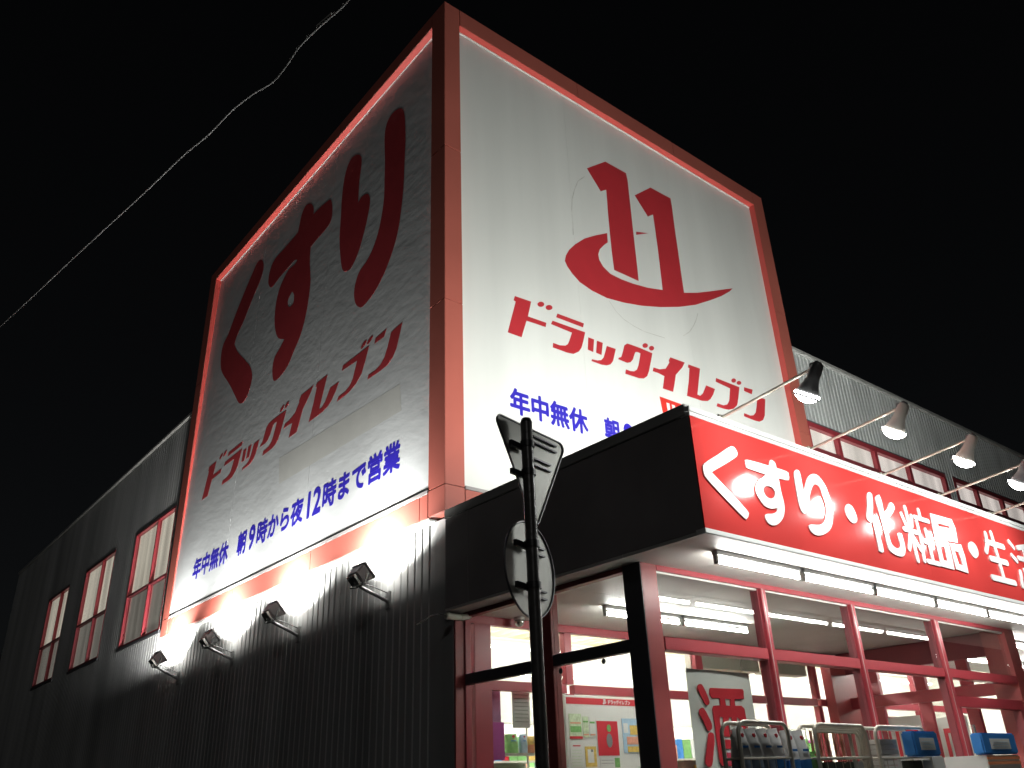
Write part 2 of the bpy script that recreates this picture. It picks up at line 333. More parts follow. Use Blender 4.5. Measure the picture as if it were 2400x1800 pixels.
TR = {"side_big":[[1,[[[6.741,11.584],[6.589,11.431],[6.536,11.222],[6.655,10.997],[6.871,10.799],[7.081,10.575],[7.293,10.349],[7.522,10.173],[7.62,10.001],[7.386,9.725],[6.963,9.374],[6.618,9.084],[6.474,8.905],[6.393,8.735],[6.428,8.555],[6.514,8.416],[6.663,8.338],[6.794,8.347],[6.949,8.428],[7.204,8.685],[7.606,9.087],[8.079,9.511],[8.261,9.759],[8.344,10.081],[8.292,10.302],[8.086,10.433],[7.84,10.745],[7.587,11.028],[7.328,11.284],[7.104,11.485],[6.953,11.61]]]],[1,[[[4.565,11.644],[4.418,11.491],[4.369,11.355],[4.369,11.267],[4.115,11.255],[3.764,11.206],[3.655,11.122],[3.582,10.891],[3.588,10.671],[3.762,10.583],[4.048,10.558],[4.29,10.531],[4.34,10.475],[4.311,10.154],[4.208,9.746],[4.209,9.404],[4.264,9.041],[4.396,8.722],[4.597,8.511],[4.801,8.299],[5.036,8.222],[5.263,8.203],[5.389,8.292],[5.468,8.556],[5.416,8.742],[5.228,8.842],[5.07,8.954],[5.337,9.089],[5.501,9.286],[5.62,9.56],[5.665,9.917],[5.597,10.224],[5.42,10.418],[5.222,10.513],[4.976,10.493],[4.88,10.54],[5.026,10.607],[5.345,10.58],[5.672,10.553],[5.947,10.507],[6.122,10.628],[6.194,10.8],[6.16,11.024],[5.99,11.174],[5.59,11.191],[5.203,11.208],[4.99,11.231],[4.963,11.365],[4.901,11.598],[4.761,11.708]],[[4.958,9.895],[4.852,9.757],[4.844,9.591],[4.969,9.572],[5.081,9.655],[5.096,9.799]]]],[1,[[[2.74,11.535],[2.627,11.384],[2.607,11.202],[2.635,10.917],[2.637,10.699],[2.622,10.421],[2.535,10.472],[2.355,10.435],[2.248,10.313],[2.219,10.138],[2.282,9.845],[2.392,9.56],[2.527,9.315],[2.716,9.173],[2.866,9.201],[3.007,9.307],[3.11,9.593],[3.207,10.037],[3.223,10.476],[3.245,10.902],[3.223,11.255],[3.143,11.516],[2.975,11.63]]],[[[1.397,11.546],[1.285,11.388],[1.231,11.131],[1.194,10.708],[1.196,10.325],[1.195,9.825],[1.238,9.372],[1.319,9.0],[1.475,8.699],[1.672,8.468],[1.915,8.301],[2.208,8.224],[2.347,8.267],[2.481,8.406],[2.547,8.626],[2.509,8.821],[2.405,8.956],[2.214,9.019],[2.035,9.157],[1.901,9.368],[1.812,9.657],[1.771,9.979],[1.785,10.345],[1.808,10.753],[1.856,11.192],[1.846,11.46],[1.736,11.601],[1.579,11.618]]]]],"logo":[[0,[[[3.436,11.271],[3.945,11.275],[3.963,11.125],[3.958,10.639],[3.95,10.128],[3.946,9.71],[3.943,9.302],[3.936,9.031],[3.368,9.026],[3.36,9.304],[3.359,9.721],[3.366,10.135],[3.384,10.643],[3.242,10.54],[2.958,10.883]]],[[[4.571,11.259],[5.11,11.27],[5.118,11.116],[5.107,10.594],[5.106,10.112],[5.101,9.622],[5.101,9.233],[5.486,9.374],[5.88,9.548],[6.293,9.74],[6.598,9.877],[6.49,9.773],[6.2,9.566],[5.837,9.347],[5.379,9.089],[4.902,8.878],[4.408,8.7],[3.943,8.562],[3.504,8.467],[3.129,8.416],[2.813,8.435],[2.567,8.492],[2.423,8.587],[2.328,8.683],[2.284,8.765],[2.316,8.879],[2.395,9.013],[2.536,9.175],[2.752,9.372],[3.014,9.546],[3.294,9.712],[3.282,9.524],[3.187,9.43],[3.08,9.305],[3.032,9.188],[3.045,9.088],[3.116,8.993],[3.271,8.914],[3.52,8.905],[3.779,8.924],[4.138,8.978],[4.529,9.077],[4.537,9.404],[4.547,9.882],[4.546,10.31],[4.541,10.647],[4.392,10.536],[4.106,10.865]]],[[[4.026,10.056],[4.345,10.161],[4.016,9.988]]]]],"letters":[[0,[[[1.263,7.773],[1.56,7.788],[1.485,7.522],[1.825,7.533],[1.808,7.457],[1.456,7.443],[1.352,7.146],[1.109,7.144],[1.275,7.688],[1.237,7.694]]],[[[1.807,7.832],[1.8,7.81],[1.78,7.789],[1.754,7.771],[1.725,7.761],[1.699,7.76],[1.682,7.769],[1.677,7.786],[1.685,7.807],[1.704,7.829],[1.73,7.847],[1.759,7.857],[1.785,7.858],[1.802,7.849]]],[[[1.964,7.833],[1.956,7.811],[1.936,7.789],[1.909,7.771],[1.879,7.761],[1.853,7.76],[1.836,7.769],[1.831,7.786],[1.839,7.807],[1.858,7.829],[1.886,7.847],[1.915,7.858],[1.941,7.859],[1.959,7.85]]]],[0,[[[2.054,7.764],[2.58,7.776],[2.554,7.699],[2.024,7.692]]],[[[1.947,7.609],[2.59,7.628],[2.537,7.466],[2.487,7.338],[2.43,7.26],[2.315,7.184],[2.194,7.167],[2.053,7.168],[1.919,7.166],[1.931,7.243],[2.059,7.244],[2.168,7.273],[2.219,7.314],[2.262,7.399],[2.317,7.533],[1.913,7.542]]]],[0,[[[2.646,7.563],[2.766,7.565],[2.723,7.339],[2.614,7.347]]],[[[2.823,7.562],[2.945,7.564],[2.893,7.342],[2.784,7.348]]],[[[3.026,7.537],[3.216,7.544],[3.165,7.402],[3.127,7.307],[3.067,7.238],[2.985,7.198],[2.881,7.177],[2.755,7.176],[2.668,7.175],[2.684,7.21],[2.798,7.224],[2.877,7.253],[2.935,7.317],[2.979,7.418]]]],[0,[[[3.488,7.725],[3.576,7.732],[3.805,7.736],[4.058,7.729],[3.995,7.556],[3.924,7.373],[3.869,7.272],[3.78,7.205],[3.674,7.18],[3.497,7.175],[3.372,7.171],[3.396,7.251],[3.495,7.251],[3.578,7.27],[3.647,7.32],[3.693,7.402],[3.752,7.57],[3.772,7.639],[3.701,7.643],[3.657,7.627],[3.62,7.562],[3.58,7.475],[3.517,7.408],[3.439,7.375],[3.333,7.378],[3.248,7.38],[3.263,7.409],[3.321,7.438],[3.378,7.563],[3.419,7.671]]],[[[3.973,7.841],[3.964,7.819],[3.943,7.798],[3.914,7.781],[3.885,7.772],[3.859,7.772],[3.843,7.782],[3.84,7.799],[3.849,7.82],[3.87,7.841],[3.898,7.858],[3.928,7.867],[3.953,7.867],[3.97,7.858]]],[[[4.118,7.838],[4.108,7.817],[4.088,7.796],[4.061,7.779],[4.033,7.771],[4.009,7.771],[3.994,7.781],[3.991,7.799],[4.0,7.82],[4.02,7.841],[4.047,7.857],[4.075,7.866],[4.099,7.865],[4.114,7.855]]]],[0,[[[4.491,7.788],[4.848,7.799],[4.765,7.684],[4.572,7.495],[4.512,7.324],[4.445,7.159],[4.206,7.153],[4.283,7.39],[4.141,7.404],[4.013,7.399],[4.046,7.474],[4.183,7.481],[4.337,7.537],[4.45,7.681],[4.442,7.717]]]],[0,[[[4.939,7.792],[5.234,7.799],[5.164,7.596],[5.06,7.276],[5.128,7.272],[5.213,7.339],[5.329,7.517],[5.56,7.512],[5.484,7.389],[5.398,7.288],[5.306,7.224],[5.158,7.191],[4.782,7.179],[4.884,7.472],[4.949,7.727],[4.911,7.727]]]],[0,[[[5.635,7.74],[6.273,7.742],[6.195,7.533],[6.119,7.362],[5.994,7.261],[5.848,7.207],[5.714,7.19],[5.528,7.187],[5.566,7.253],[5.729,7.256],[5.838,7.301],[5.908,7.387],[5.993,7.642],[5.61,7.664]]],[[[6.205,7.852],[6.193,7.83],[6.17,7.809],[6.14,7.793],[6.109,7.784],[6.084,7.785],[6.068,7.795],[6.066,7.813],[6.078,7.834],[6.101,7.855],[6.13,7.871],[6.161,7.88],[6.187,7.879],[6.203,7.869]]],[[[6.352,7.848],[6.341,7.828],[6.318,7.808],[6.288,7.792],[6.256,7.784],[6.23,7.784],[6.214,7.793],[6.212,7.808],[6.223,7.828],[6.246,7.848],[6.276,7.864],[6.307,7.872],[6.334,7.872],[6.35,7.863]]]],[0,[[[6.412,7.78],[6.664,7.801],[6.609,7.696],[6.392,7.704]]],[[[6.764,7.678],[6.886,7.698],[7.006,7.706],[6.892,7.359],[6.82,7.259],[6.696,7.194],[6.552,7.182],[6.262,7.191],[6.282,7.253],[6.449,7.249],[6.552,7.281],[6.633,7.353],[6.695,7.487]]]]],"basket":[[4.102,6.99],[4.769,6.986],[4.671,6.691],[4.115,6.665]],"bars":[[[4.24,6.919],[4.316,6.927],[4.305,6.759],[4.226,6.725]],[[4.363,6.918],[4.444,6.924],[4.445,6.823],[4.361,6.794]],[[4.492,6.915],[4.573,6.921]]],"fascia":[[1,[[[0.493,4.156],[0.556,4.134],[0.554,4.081],[0.384,3.977],[0.19,3.87],[0.182,3.852],[0.368,3.736],[0.569,3.607],[0.58,3.569],[0.551,3.535],[0.51,3.535],[0.3,3.658],[0.095,3.789],[0.067,3.836],[0.066,3.875],[0.094,3.92],[0.286,4.034]]]],[1,[[[0.69,4.075],[0.978,4.085],[1.265,4.086],[1.291,4.054],[1.286,4.021],[1.238,3.997],[0.951,3.991],[0.691,3.995],[0.662,4.01],[0.662,4.048]]],[[[1.058,4.151],[1.11,4.131],[1.116,4.052],[1.12,3.988],[1.12,3.875],[1.133,3.764],[1.115,3.685],[1.066,3.615],[0.981,3.554],[0.898,3.531],[0.837,3.545],[0.815,3.581],[0.836,3.618],[0.928,3.637],[1.004,3.67],[1.02,3.705],[0.93,3.681],[0.844,3.687],[0.781,3.73],[0.744,3.792],[0.756,3.855],[0.809,3.914],[0.914,3.976],[1.004,4.08],[1.031,4.132]],[[0.909,3.881],[0.988,3.885],[1.029,3.851],[1.01,3.805],[0.945,3.773],[0.882,3.782],[0.85,3.825],[0.864,3.855]]]],[1,[[[1.441,4.136],[1.484,4.118],[1.486,4.03],[1.484,3.941],[1.546,4.027],[1.606,4.098],[1.697,4.146],[1.797,4.143],[1.883,4.061],[1.912,3.96],[1.917,3.849],[1.875,3.717],[1.791,3.624],[1.657,3.561],[1.542,3.544],[1.478,3.569],[1.458,3.615],[1.499,3.632],[1.639,3.651],[1.728,3.693],[1.786,3.768],[1.815,3.868],[1.795,3.954],[1.771,4.032],[1.702,4.049],[1.635,3.999],[1.564,3.898],[1.485,3.768],[1.434,3.724],[1.392,3.738],[1.371,3.82],[1.374,3.979],[1.388,4.099]]]],[1,[[[2.223,3.947],[2.297,3.929],[2.335,3.851],[2.319,3.795],[2.259,3.763],[2.186,3.781],[2.143,3.842],[2.16,3.905]]]]],"fdot2":[1,[[[4.763,3.945],[4.849,3.93],[4.886,3.864],[4.855,3.798],[4.763,3.756],[4.701,3.778],[4.659,3.833],[4.684,3.907]]]],"ka":[1,[[[2.632,4.114],[2.692,4.153],[2.734,4.133],[2.691,3.989],[2.619,3.86],[2.588,3.82],[2.543,3.832],[2.526,3.876],[2.59,3.996]]],[[[2.651,3.896],[2.695,3.872],[2.696,3.74],[2.709,3.574],[2.673,3.539],[2.619,3.546],[2.626,3.676],[2.626,3.861]]],[[[2.806,4.13],[2.877,4.159],[2.899,4.089],[2.887,3.943],[2.893,3.856],[2.88,3.729],[2.902,3.647],[2.994,3.621],[3.073,3.663],[3.064,3.772],[3.106,3.798],[3.158,3.794],[3.163,3.707],[3.147,3.626],[3.095,3.565],[3.003,3.545],[2.876,3.559],[2.813,3.611],[2.807,3.796],[2.794,3.967],[2.779,4.084]]],[[[3.066,4.109],[3.125,4.104],[3.134,4.057],[3.036,3.975],[2.919,3.916],[2.863,3.923],[2.866,3.963],[2.966,4.02]]]],"hin":[0,[[[3.917,4.138],[4.415,4.149],[4.449,4.049],[4.408,3.881],[3.882,3.86],[3.895,3.997]],[[4.04,4.046],[4.307,4.053],[4.321,4.029],[4.039,4.011]]],[[[3.884,3.848],[4.165,3.859],[4.168,3.707],[4.15,3.551],[3.861,3.552],[3.869,3.692]],[[3.953,3.787],[4.054,3.784],[4.04,3.632],[3.953,3.629]]],[[[4.212,3.849],[4.474,3.869],[4.497,3.751],[4.471,3.552],[4.193,3.564],[4.201,3.703]],[[4.275,3.772],[4.367,3.776],[4.388,3.626],[4.293,3.631]]]],"sake":[[1,[[[0.937,2.37],[0.972,2.379],[0.994,2.367],[1.029,2.313],[1.06,2.243],[1.05,2.217],[1.019,2.206],[0.993,2.221],[0.952,2.285],[0.922,2.339]]]],[1,[[[0.921,2.174],[0.956,2.185],[0.982,2.171],[1.023,2.112],[1.053,2.058],[1.044,2.018],[1.008,2.003],[0.978,2.018],[0.943,2.081],[0.903,2.144]]]],[1,[[[0.994,1.979],[1.03,1.989],[1.062,1.97],[1.058,1.911],[1.028,1.834],[0.991,1.739],[0.946,1.719],[0.911,1.74],[0.907,1.778],[0.946,1.868],[0.974,1.94]]]],[0,[[[1.096,2.351],[1.553,2.358],[1.567,2.342],[1.554,2.27],[1.418,2.266],[1.414,2.212],[1.503,2.214],[1.542,2.189],[1.548,2.07],[1.584,1.732],[1.551,1.708],[1.12,1.728],[1.093,1.757],[1.09,1.98],[1.088,2.178],[1.11,2.204],[1.201,2.211],[1.205,2.267],[1.099,2.267],[1.075,2.294],[1.085,2.34]],[[1.278,2.265],[1.352,2.264],[1.343,2.21],[1.282,2.211]],[[1.175,2.115],[1.217,2.114],[1.195,2.01],[1.172,2.01],[1.166,2.07]],[[1.299,2.114],[1.338,2.114],[1.328,2.044],[1.395,2.047],[1.413,2.117],[1.45,2.107],[1.465,2.054],[1.44,2.033],[1.278,2.009]],[[1.173,1.958],[1.526,1.95],[1.529,1.927],[1.18,1.934]],[[1.171,1.86],[1.526,1.85],[1.528,1.822],[1.177,1.831]]]]],"banner":[[0.81,2.499],[1.709,2.504],[0.799,1.715],[1.717,2.059]],"side_name":[[0,[[[8.058,7.462],[7.697,7.477],[7.777,7.21],[7.364,7.221],[7.382,7.145],[7.809,7.131],[7.922,6.834],[8.217,6.832],[8.04,7.377],[8.086,7.383]]],[[[7.399,7.522],[7.406,7.5],[7.43,7.478],[7.461,7.46],[7.496,7.45],[7.527,7.449],[7.548,7.458],[7.555,7.475],[7.546,7.497],[7.524,7.519],[7.493,7.537],[7.458,7.547],[7.427,7.548],[7.406,7.539]]],[[[7.208,7.523],[7.217,7.501],[7.24,7.478],[7.272,7.46],[7.308,7.45],[7.34,7.449],[7.361,7.458],[7.368,7.475],[7.359,7.497],[7.337,7.519],[7.303,7.537],[7.268,7.548],[7.237,7.549],[7.215,7.54]]]],[0,[[[7.095,7.453],[6.456,7.465],[6.484,7.388],[7.129,7.381]]],[[[7.219,7.298],[6.438,7.317],[6.496,7.154],[6.551,7.026],[6.617,6.948],[6.754,6.872],[6.9,6.855],[7.072,6.856],[7.234,6.854],[7.223,6.931],[7.068,6.932],[6.936,6.961],[6.876,7.002],[6.827,7.087],[6.766,7.221],[7.258,7.23]]]],[0,[[[6.367,7.252],[6.221,7.254],[6.265,7.027],[6.397,7.035]]],[[[6.152,7.251],[6.003,7.253],[6.058,7.03],[6.191,7.036]]],[[[5.904,7.225],[5.673,7.232],[5.73,7.09],[5.772,6.995],[5.843,6.926],[5.941,6.886],[6.066,6.865],[6.219,6.864],[6.325,6.863],[6.307,6.898],[6.169,6.912],[6.074,6.941],[6.006,7.005],[5.956,7.106]]]],[0,[[[5.349,7.414],[5.242,7.421],[4.964,7.425],[4.655,7.418],[4.726,7.245],[4.806,7.061],[4.869,6.96],[4.975,6.893],[5.103,6.868],[5.318,6.863],[5.47,6.859],[5.443,6.939],[5.323,6.939],[5.223,6.958],[5.141,7.008],[5.088,7.09],[5.022,7.259],[5.0,7.328],[5.087,7.332],[5.14,7.316],[5.182,7.251],[5.228,7.163],[5.302,7.096],[5.396,7.063],[5.525,7.066],[5.628,7.068],[5.611,7.097],[5.541,7.126],[5.477,7.252],[5.431,7.36]]],[[[4.763,7.531],[4.773,7.509],[4.798,7.488],[4.833,7.47],[4.867,7.461],[4.899,7.461],[4.919,7.471],[4.923,7.489],[4.913,7.51],[4.888,7.531],[4.855,7.548],[4.819,7.557],[4.788,7.557],[4.767,7.548]]],[[[4.586,7.528],[4.598,7.507],[4.621,7.485],[4.654,7.468],[4.687,7.46],[4.717,7.46],[4.735,7.47],[4.739,7.489],[4.729,7.51],[4.706,7.531],[4.673,7.547],[4.64,7.556],[4.61,7.555],[4.592,7.545]]]],[0,[[[4.131,7.477],[3.696,7.489],[3.794,7.373],[4.022,7.183],[4.09,7.012],[4.166,6.847],[4.456,6.841],[4.37,7.078],[4.543,7.092],[4.699,7.087],[4.661,7.162],[4.495,7.169],[4.31,7.225],[4.177,7.37],[4.188,7.406]]]],[0,[[[3.586,7.481],[3.227,7.489],[3.306,7.285],[3.422,6.964],[3.339,6.96],[3.238,7.027],[3.103,7.205],[2.822,7.2],[2.91,7.077],[3.012,6.976],[3.122,6.912],[3.3,6.879],[3.757,6.867],[3.642,7.16],[3.571,7.416],[3.618,7.416]]]],[0,[[[2.737,7.429],[1.961,7.431],[2.05,7.221],[2.138,7.05],[2.287,6.949],[2.463,6.895],[2.625,6.878],[2.851,6.875],[2.807,6.941],[2.609,6.944],[2.477,6.989],[2.395,7.075],[2.299,7.331],[2.765,7.353]]],[[[2.046,7.542],[2.06,7.52],[2.088,7.499],[2.124,7.482],[2.161,7.473],[2.192,7.474],[2.212,7.484],[2.215,7.503],[2.201,7.524],[2.173,7.545],[2.138,7.561],[2.101,7.57],[2.069,7.569],[2.049,7.559]]],[[[1.867,7.538],[1.88,7.518],[1.908,7.498],[1.944,7.481],[1.983,7.473],[2.014,7.473],[2.034,7.482],[2.037,7.498],[2.024,7.518],[1.996,7.538],[1.96,7.554],[1.923,7.562],[1.89,7.562],[1.87,7.553]]]],[0,[[[1.793,7.469],[1.486,7.491],[1.551,7.385],[1.815,7.393]]],[[[1.362,7.367],[1.214,7.387],[1.068,7.395],[1.198,7.047],[1.283,6.947],[1.432,6.882],[1.607,6.87],[1.959,6.879],[1.937,6.941],[1.734,6.937],[1.609,6.969],[1.513,7.041],[1.441,7.175]]]]]}

# ------------------------------------------------------------------ ground
g = MB(); g.add([(-600, -600, 0), (600, -600, 0), (600, 600, 0), (-600, 600, 0)], [(0, 1, 2, 3)])
tag(obj('ground', g, M['asphalt']), kind='structure')
g = MB(); g.box(-0.6, 30, -6.0, 0.1, 0.004, 0.13)
tag(obj('pavement', g, M['concrete'], bevel=0.01), kind='structure')

# ------------------------------------------------------------------ corrugated walls
def corrugated(u0, u1, z0, z1, pitch, depth, holes=()):
    """ribbed sheet in (u, w, z); w=0 outer crest"""
    b = MB(); prof = []
    n = int(round((u1 - u0) / pitch))
    p = (u1 - u0) / n
    for i in range(n):
        a = u0 + i * p
        prof += [(a, 0), (a + p * .55, 0), (a + p * .64, depth), (a + p * .91, depth)]
    prof.append((u1, 0))
    for i in range(len(prof) - 1):
        (a, wa), (c, wc) = prof[i], prof[i + 1]
        m = (a + c) / 2
        spans = [(z0, z1)]
        for hu0, hu1, hz0, hz1 in holes:
            if hu0 < m < hu1:
                ns = []
                for s0, s1 in spans:
                    if hz0 > s0: ns.append((s0, min(s1, hz0)))
                    if hz1 < s1: ns.append((max(s0, hz1), s1))
                spans = [q for q in ns if q[1] - q[0] > 1e-4]
        for s0, s1 in spans:
            b.add([(a, wa, s0), (c, wc, s0), (c, wc, s1), (a, wa, s1)], [(0, 1, 2, 3)])
    return b

SIDE_WIN = [(9.98, 12.62, 4.68, 7.23), (14.2, 16.8, 4.70, 7.24), (18.45, 20.8, 4.72, 7.20)]
FRONT_WIN = [(8.2, 13.62, 6.4, 7.60), (13.98, 19.4, 6.4, 7.60)]
shop = thing('shop_building', 'long grey corrugated metal shop building behind the sign box and canopy', 'building')
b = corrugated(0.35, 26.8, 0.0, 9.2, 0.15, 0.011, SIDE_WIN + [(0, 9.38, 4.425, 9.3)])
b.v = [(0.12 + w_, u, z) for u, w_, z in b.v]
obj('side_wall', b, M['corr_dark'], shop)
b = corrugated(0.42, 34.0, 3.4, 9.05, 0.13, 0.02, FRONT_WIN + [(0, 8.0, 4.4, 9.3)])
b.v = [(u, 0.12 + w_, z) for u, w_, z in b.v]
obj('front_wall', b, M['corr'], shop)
b = MB(); b.box(0.11, 0.30, 0.0, 0.35, 0, 4.42); obj('corner_trim', b, M['corr_dark'], shop, bevel=0.006)
b = MB(); b.box(0.3, 34, 0.3, 26.8, 9.0, 9.06); obj('roof', b, M['corr'], shop)
b = MB(); b.box(0.07, 0.30, 9.46, 26.82, 9.202, 9.27); obj('roof_trim', b, M['trim'], shop, bevel=0.01)
b = MB(); b.box(8.0, 34, 0.06, 0.30, 9.05, 9.13); obj('roof_trim', b, M['trim'], shop, bevel=0.01)
b = MB(); b.box(0.14, 34, 26.7, 26.85, 0, 9.2); b.box(33.9, 34.0, 0.2, 26.7, 0, 9.1); obj('rear_wall', b, M['corr'], shop)
b = MB(); b.box(0.118, 0.16, 26.74, 26.82, 0, 9.19); obj('corner_trim', b, M['corr_dark'], shop)

def window(parent, axis, u0, u1, z0, z1, mull, trans, glow_blind, f=0.07, off=0.12):
    """window in the side wall (axis 'y') or front wall (axis 'x')"""
    def put(mb, uu0, uu1, w0, w1, zz0, zz1):
        if axis == 'y': mb.box(off + w0, off + w1, uu0, uu1, zz0, zz1)
        else: mb.box(uu0, uu1, off + w0, off + w1, zz0, zz1)
        return mb
    wroot = obj('window', put(put(put(put(MB(), u0, u0 + f, -.004, .14, z0, z1), u1 - f, u1, -.004, .14, z0, z1), u0 + f, u1 - f, -.004, .14, z1 - f, z1), u0 + f, u1 - f, -.004, .14, z0, z0 + f), M['frame_red'], parent, bevel=0.004)
    for m_ in mull: obj('mullion', put(MB(), m_ - f * .6, m_ + f * .6, .002, .10, z0 + f, z1 - f), M['frame_red'], wroot, bevel=0.004)
    ms = [u0 + f] + [q for m_ in mull for q in (m_ - f * .6, m_ + f * .6)] + [u1 - f]
    if trans:
        for k in range(0, len(ms), 2):
            obj('transom', put(MB(), ms[k], ms[k + 1], .0, .08, trans - f * .55, trans + f * .55), M['darkred'], wroot, bevel=0.004)
    put2 = MB(); put(put2, u0 - .04, u1 + .04, -.02, .10, z0 - .06, z0 - .002); obj('sill', put2, M['blackrail'], wroot, bevel=0.004)
    put2 = MB(); put(put2, u0 - .02, u1 + .02, -.006, .10, z1 + .002, z1 + .03); obj('head_flashing', put2, M['blackrail'], wroot, bevel=0.004)
    for k in range(0, len(ms), 2):
        zs_ = [z0 + f, trans - f * .55, trans + f * .55, z1 - f] if trans else [z0 + f, z1 - f]
        for q in range(0, len(zs_), 2):
            obj('pane', put(MB(), ms[k], ms[k + 1], .050, .058, zs_[q], zs_[q + 1]), M['glass'], wroot)
            bl = glow_blind[min(q // 2, len(glow_blind) - 1)]
            obj('blind', put(MB(), ms[k] + .002, ms[k + 1] - .002, .085, .095, zs_[q] + .002, zs_[q + 1] - .002), bl, wroot)
    return wroot
for (u0, u1, z0, z1), mu in zip(SIDE_WIN, (11.12, 15.3, 19.4)):
    window(shop, 'y', u0, u1, z0, z1, [mu], 5.80, [M['blind_dim'], M['blind']], f=0.045)
window(shop, 'x', 8.2, 13.62, 6.4, 7.60, [9.28, 10.65, 12.0], 7.05, [M['blind_dim'], M['blind_front']], f=0.095)
window(shop, 'x', 13.98, 19.4, 6.4, 7.60, [15.15, 16.5, 17.9], 7.05, [M['blind_dim'], M['blind_front']], f=0.095)

# ------------------------------------------------------------------ sign box above the corner
BX, BY, ZB, ZT = 8.05, 9.45, 4.446, 12.59
box = thing('corner_sign_box', 'huge two sided corner sign box with white faces in a red brown frame', 'sign box')
b = MB(); b.box(0.16, BX - .05, 0.16, BY - .05, ZB + .06, ZT - .04); obj('core', b, M['dark'], box)
seams = [ZB, 4.765, 7.23, 9.735, ZT]
def clad(x0, x1, y0, y1, z0, z1):
    bb = MB(); bb.box(x0, x1, y0, y1, z0, z1); return obj('cladding_panel', bb, M['box_red'], box, bevel=0.004)
for i in range(4):
    z0, z1 = seams[i] + .004, seams[i + 1] - .004
    clad(0, 0.28, 0, 0.34, z0, z1)
    clad(7.72, BX, 0, 0.3, z0, z1)
    clad(0, 0.3, 9.10, BY, z0, z1)
ux = [0.286, 2.78, 5.25, 7.714]
for i in range(3):
    clad(ux[i] + .003, ux[i + 1] - .003, 0, 0.30, 12.26, ZT)
    clad(ux[i] + .003, ux[i + 1] - .003, 0, 0.30, ZB, 4.745)
uy = [0.346, 0.521, 3.287, 6.05, 8.82, 9.094]
for i in range(5):
    clad(0, 0.30, uy[i] + .003, uy[i + 1] - .003, ZB, 4.735)
uy2 = [0.346, 3.287, 6.05, 9.094]
for i in range(3):
    clad(0, 0.30, uy2[i] + .003, uy2[i + 1] - .003, 12.32, ZT)
b = MB(); b.box(-0.006, 0.003, 0.346, 9.09, 4.737, 4.786); obj('drip_trim', b, M['dark'], box, bevel=0.003)  # dark strip along the top edge of the bottom beam
b = MB(); b.box(0.286, 7.71, -0.008, 0.12, 4.747, 4.79); obj('drip_trim', b, M['dark'], box, bevel=0.003)
b = MB(); b.box(0.02, 0.13, 0.35, 9.3, ZB - .03, ZB - .002); obj('underside_flashing', b, M['white'], box)
b = MB(); b.box(0.10, 0.112, 0.346, 9.09, 12.300, 12.314); obj('edge_trim', b, M['white'], box)
b = MB(); b.box(0.286, 7.71, 0.10, 0.118, 12.235, 12.254); obj('edge_trim', b, M['white'], box)
for q_ in ((0.004, 0.119, 0.346, 9.086, 12.3145, 12.3185), (0.004, 0.119, 9.088, 9.096, 4.75, 12.313)):  # thin strips over the reveals, a brighter red than the cladding
    b = MB(); b.box(*q_); obj('reveal_liner', b, M['liner'], box)
for q_ in ((0.286, 7.708, 0.004, 0.119, 12.2548, 12.2585), (7.710, 7.716, 0.004, 0.119, 4.80, 12.254)):
    b = MB(); b.box(*q_); obj('reveal_liner', b, M['liner'], box)
sp = [0.346, 3.58, 6.55, 9.094]
sf = MB()
for i in range(3):
    b = MB(); b.box(0.12, 0.15, sp[i] + .002, sp[i + 1] - .002, 4.79, 12.31)
    b.v = [(x_ + lean(z_), y_, z_) for x_, y_, z_ in b.v]; obj('sign_sheet', b, M['panel_old'], box)
sp = [0.286, 2.53, 5.1, 7.714]
for i in range(3):
    b = MB(); b.box(sp[i] + .0012, sp[i + 1] - .0012, 0.12, 0.15, 4.79, 12.25); obj('sign_sheet', b, M['panel'], box)
# big red hiragana on the side face
for i, gph in enumerate(TR['side_big']):
    o = obj('letter', on_side(flat(gph[1:], gph[0]), 0.1195), M['letter_dkred'], box)
# katakana name, front and side
for gph in TR['letters']:
    obj('letter', on_front(flat(gph[1:], gph[0]), 0.1185), M['letter_red'], box)
    pass
for gph in TR['side_name']:
    obj('letter', on_side(flat(gph[1:], gph[0]), 0.1195), M['letter_dkred'], box)
o = obj('emblem', on_front(flat(TR['logo'][0][1:], 0), 0.1185), M['letter_red'], box)
HOURS = (('年中無休', 8.394, 6.745), ('朝', 6.33, 5.99), ('9', 5.852, 5.636), ('時から夜', 5.527, 3.885), ('12', 3.72, 3.322), ('時まで営業', 3.24, 1.164))
for word, ya, yb in HOURS:
    n_ = len(word); bold_ = .034 if word.isdigit() else .036
    xa, xb = 1.115 + (8.394 - ya) * .8296, 1.115 + (8.394 - yb) * .8296
    o = obj('lettering', on_front(text_mb(word, (xa, xb, 5.975, 6.325), bold=bold_), 0.1185), M['blue'], box); tag(o, kind='stuff')
    ya, yb = -7.444 + (ya + 7.444) * .982, -7.444 + (yb + 7.444) * .982
    tb = text_mb(word, (-ya, -yb, 5.266, 5.648), bold=bold_)
    tb.v = [(-u, v, w_) for u, v, w_ in tb.v]
    o = obj('lettering', on_side(tb, 0.1194), M['blue'], box); tag(o, kind='stuff')
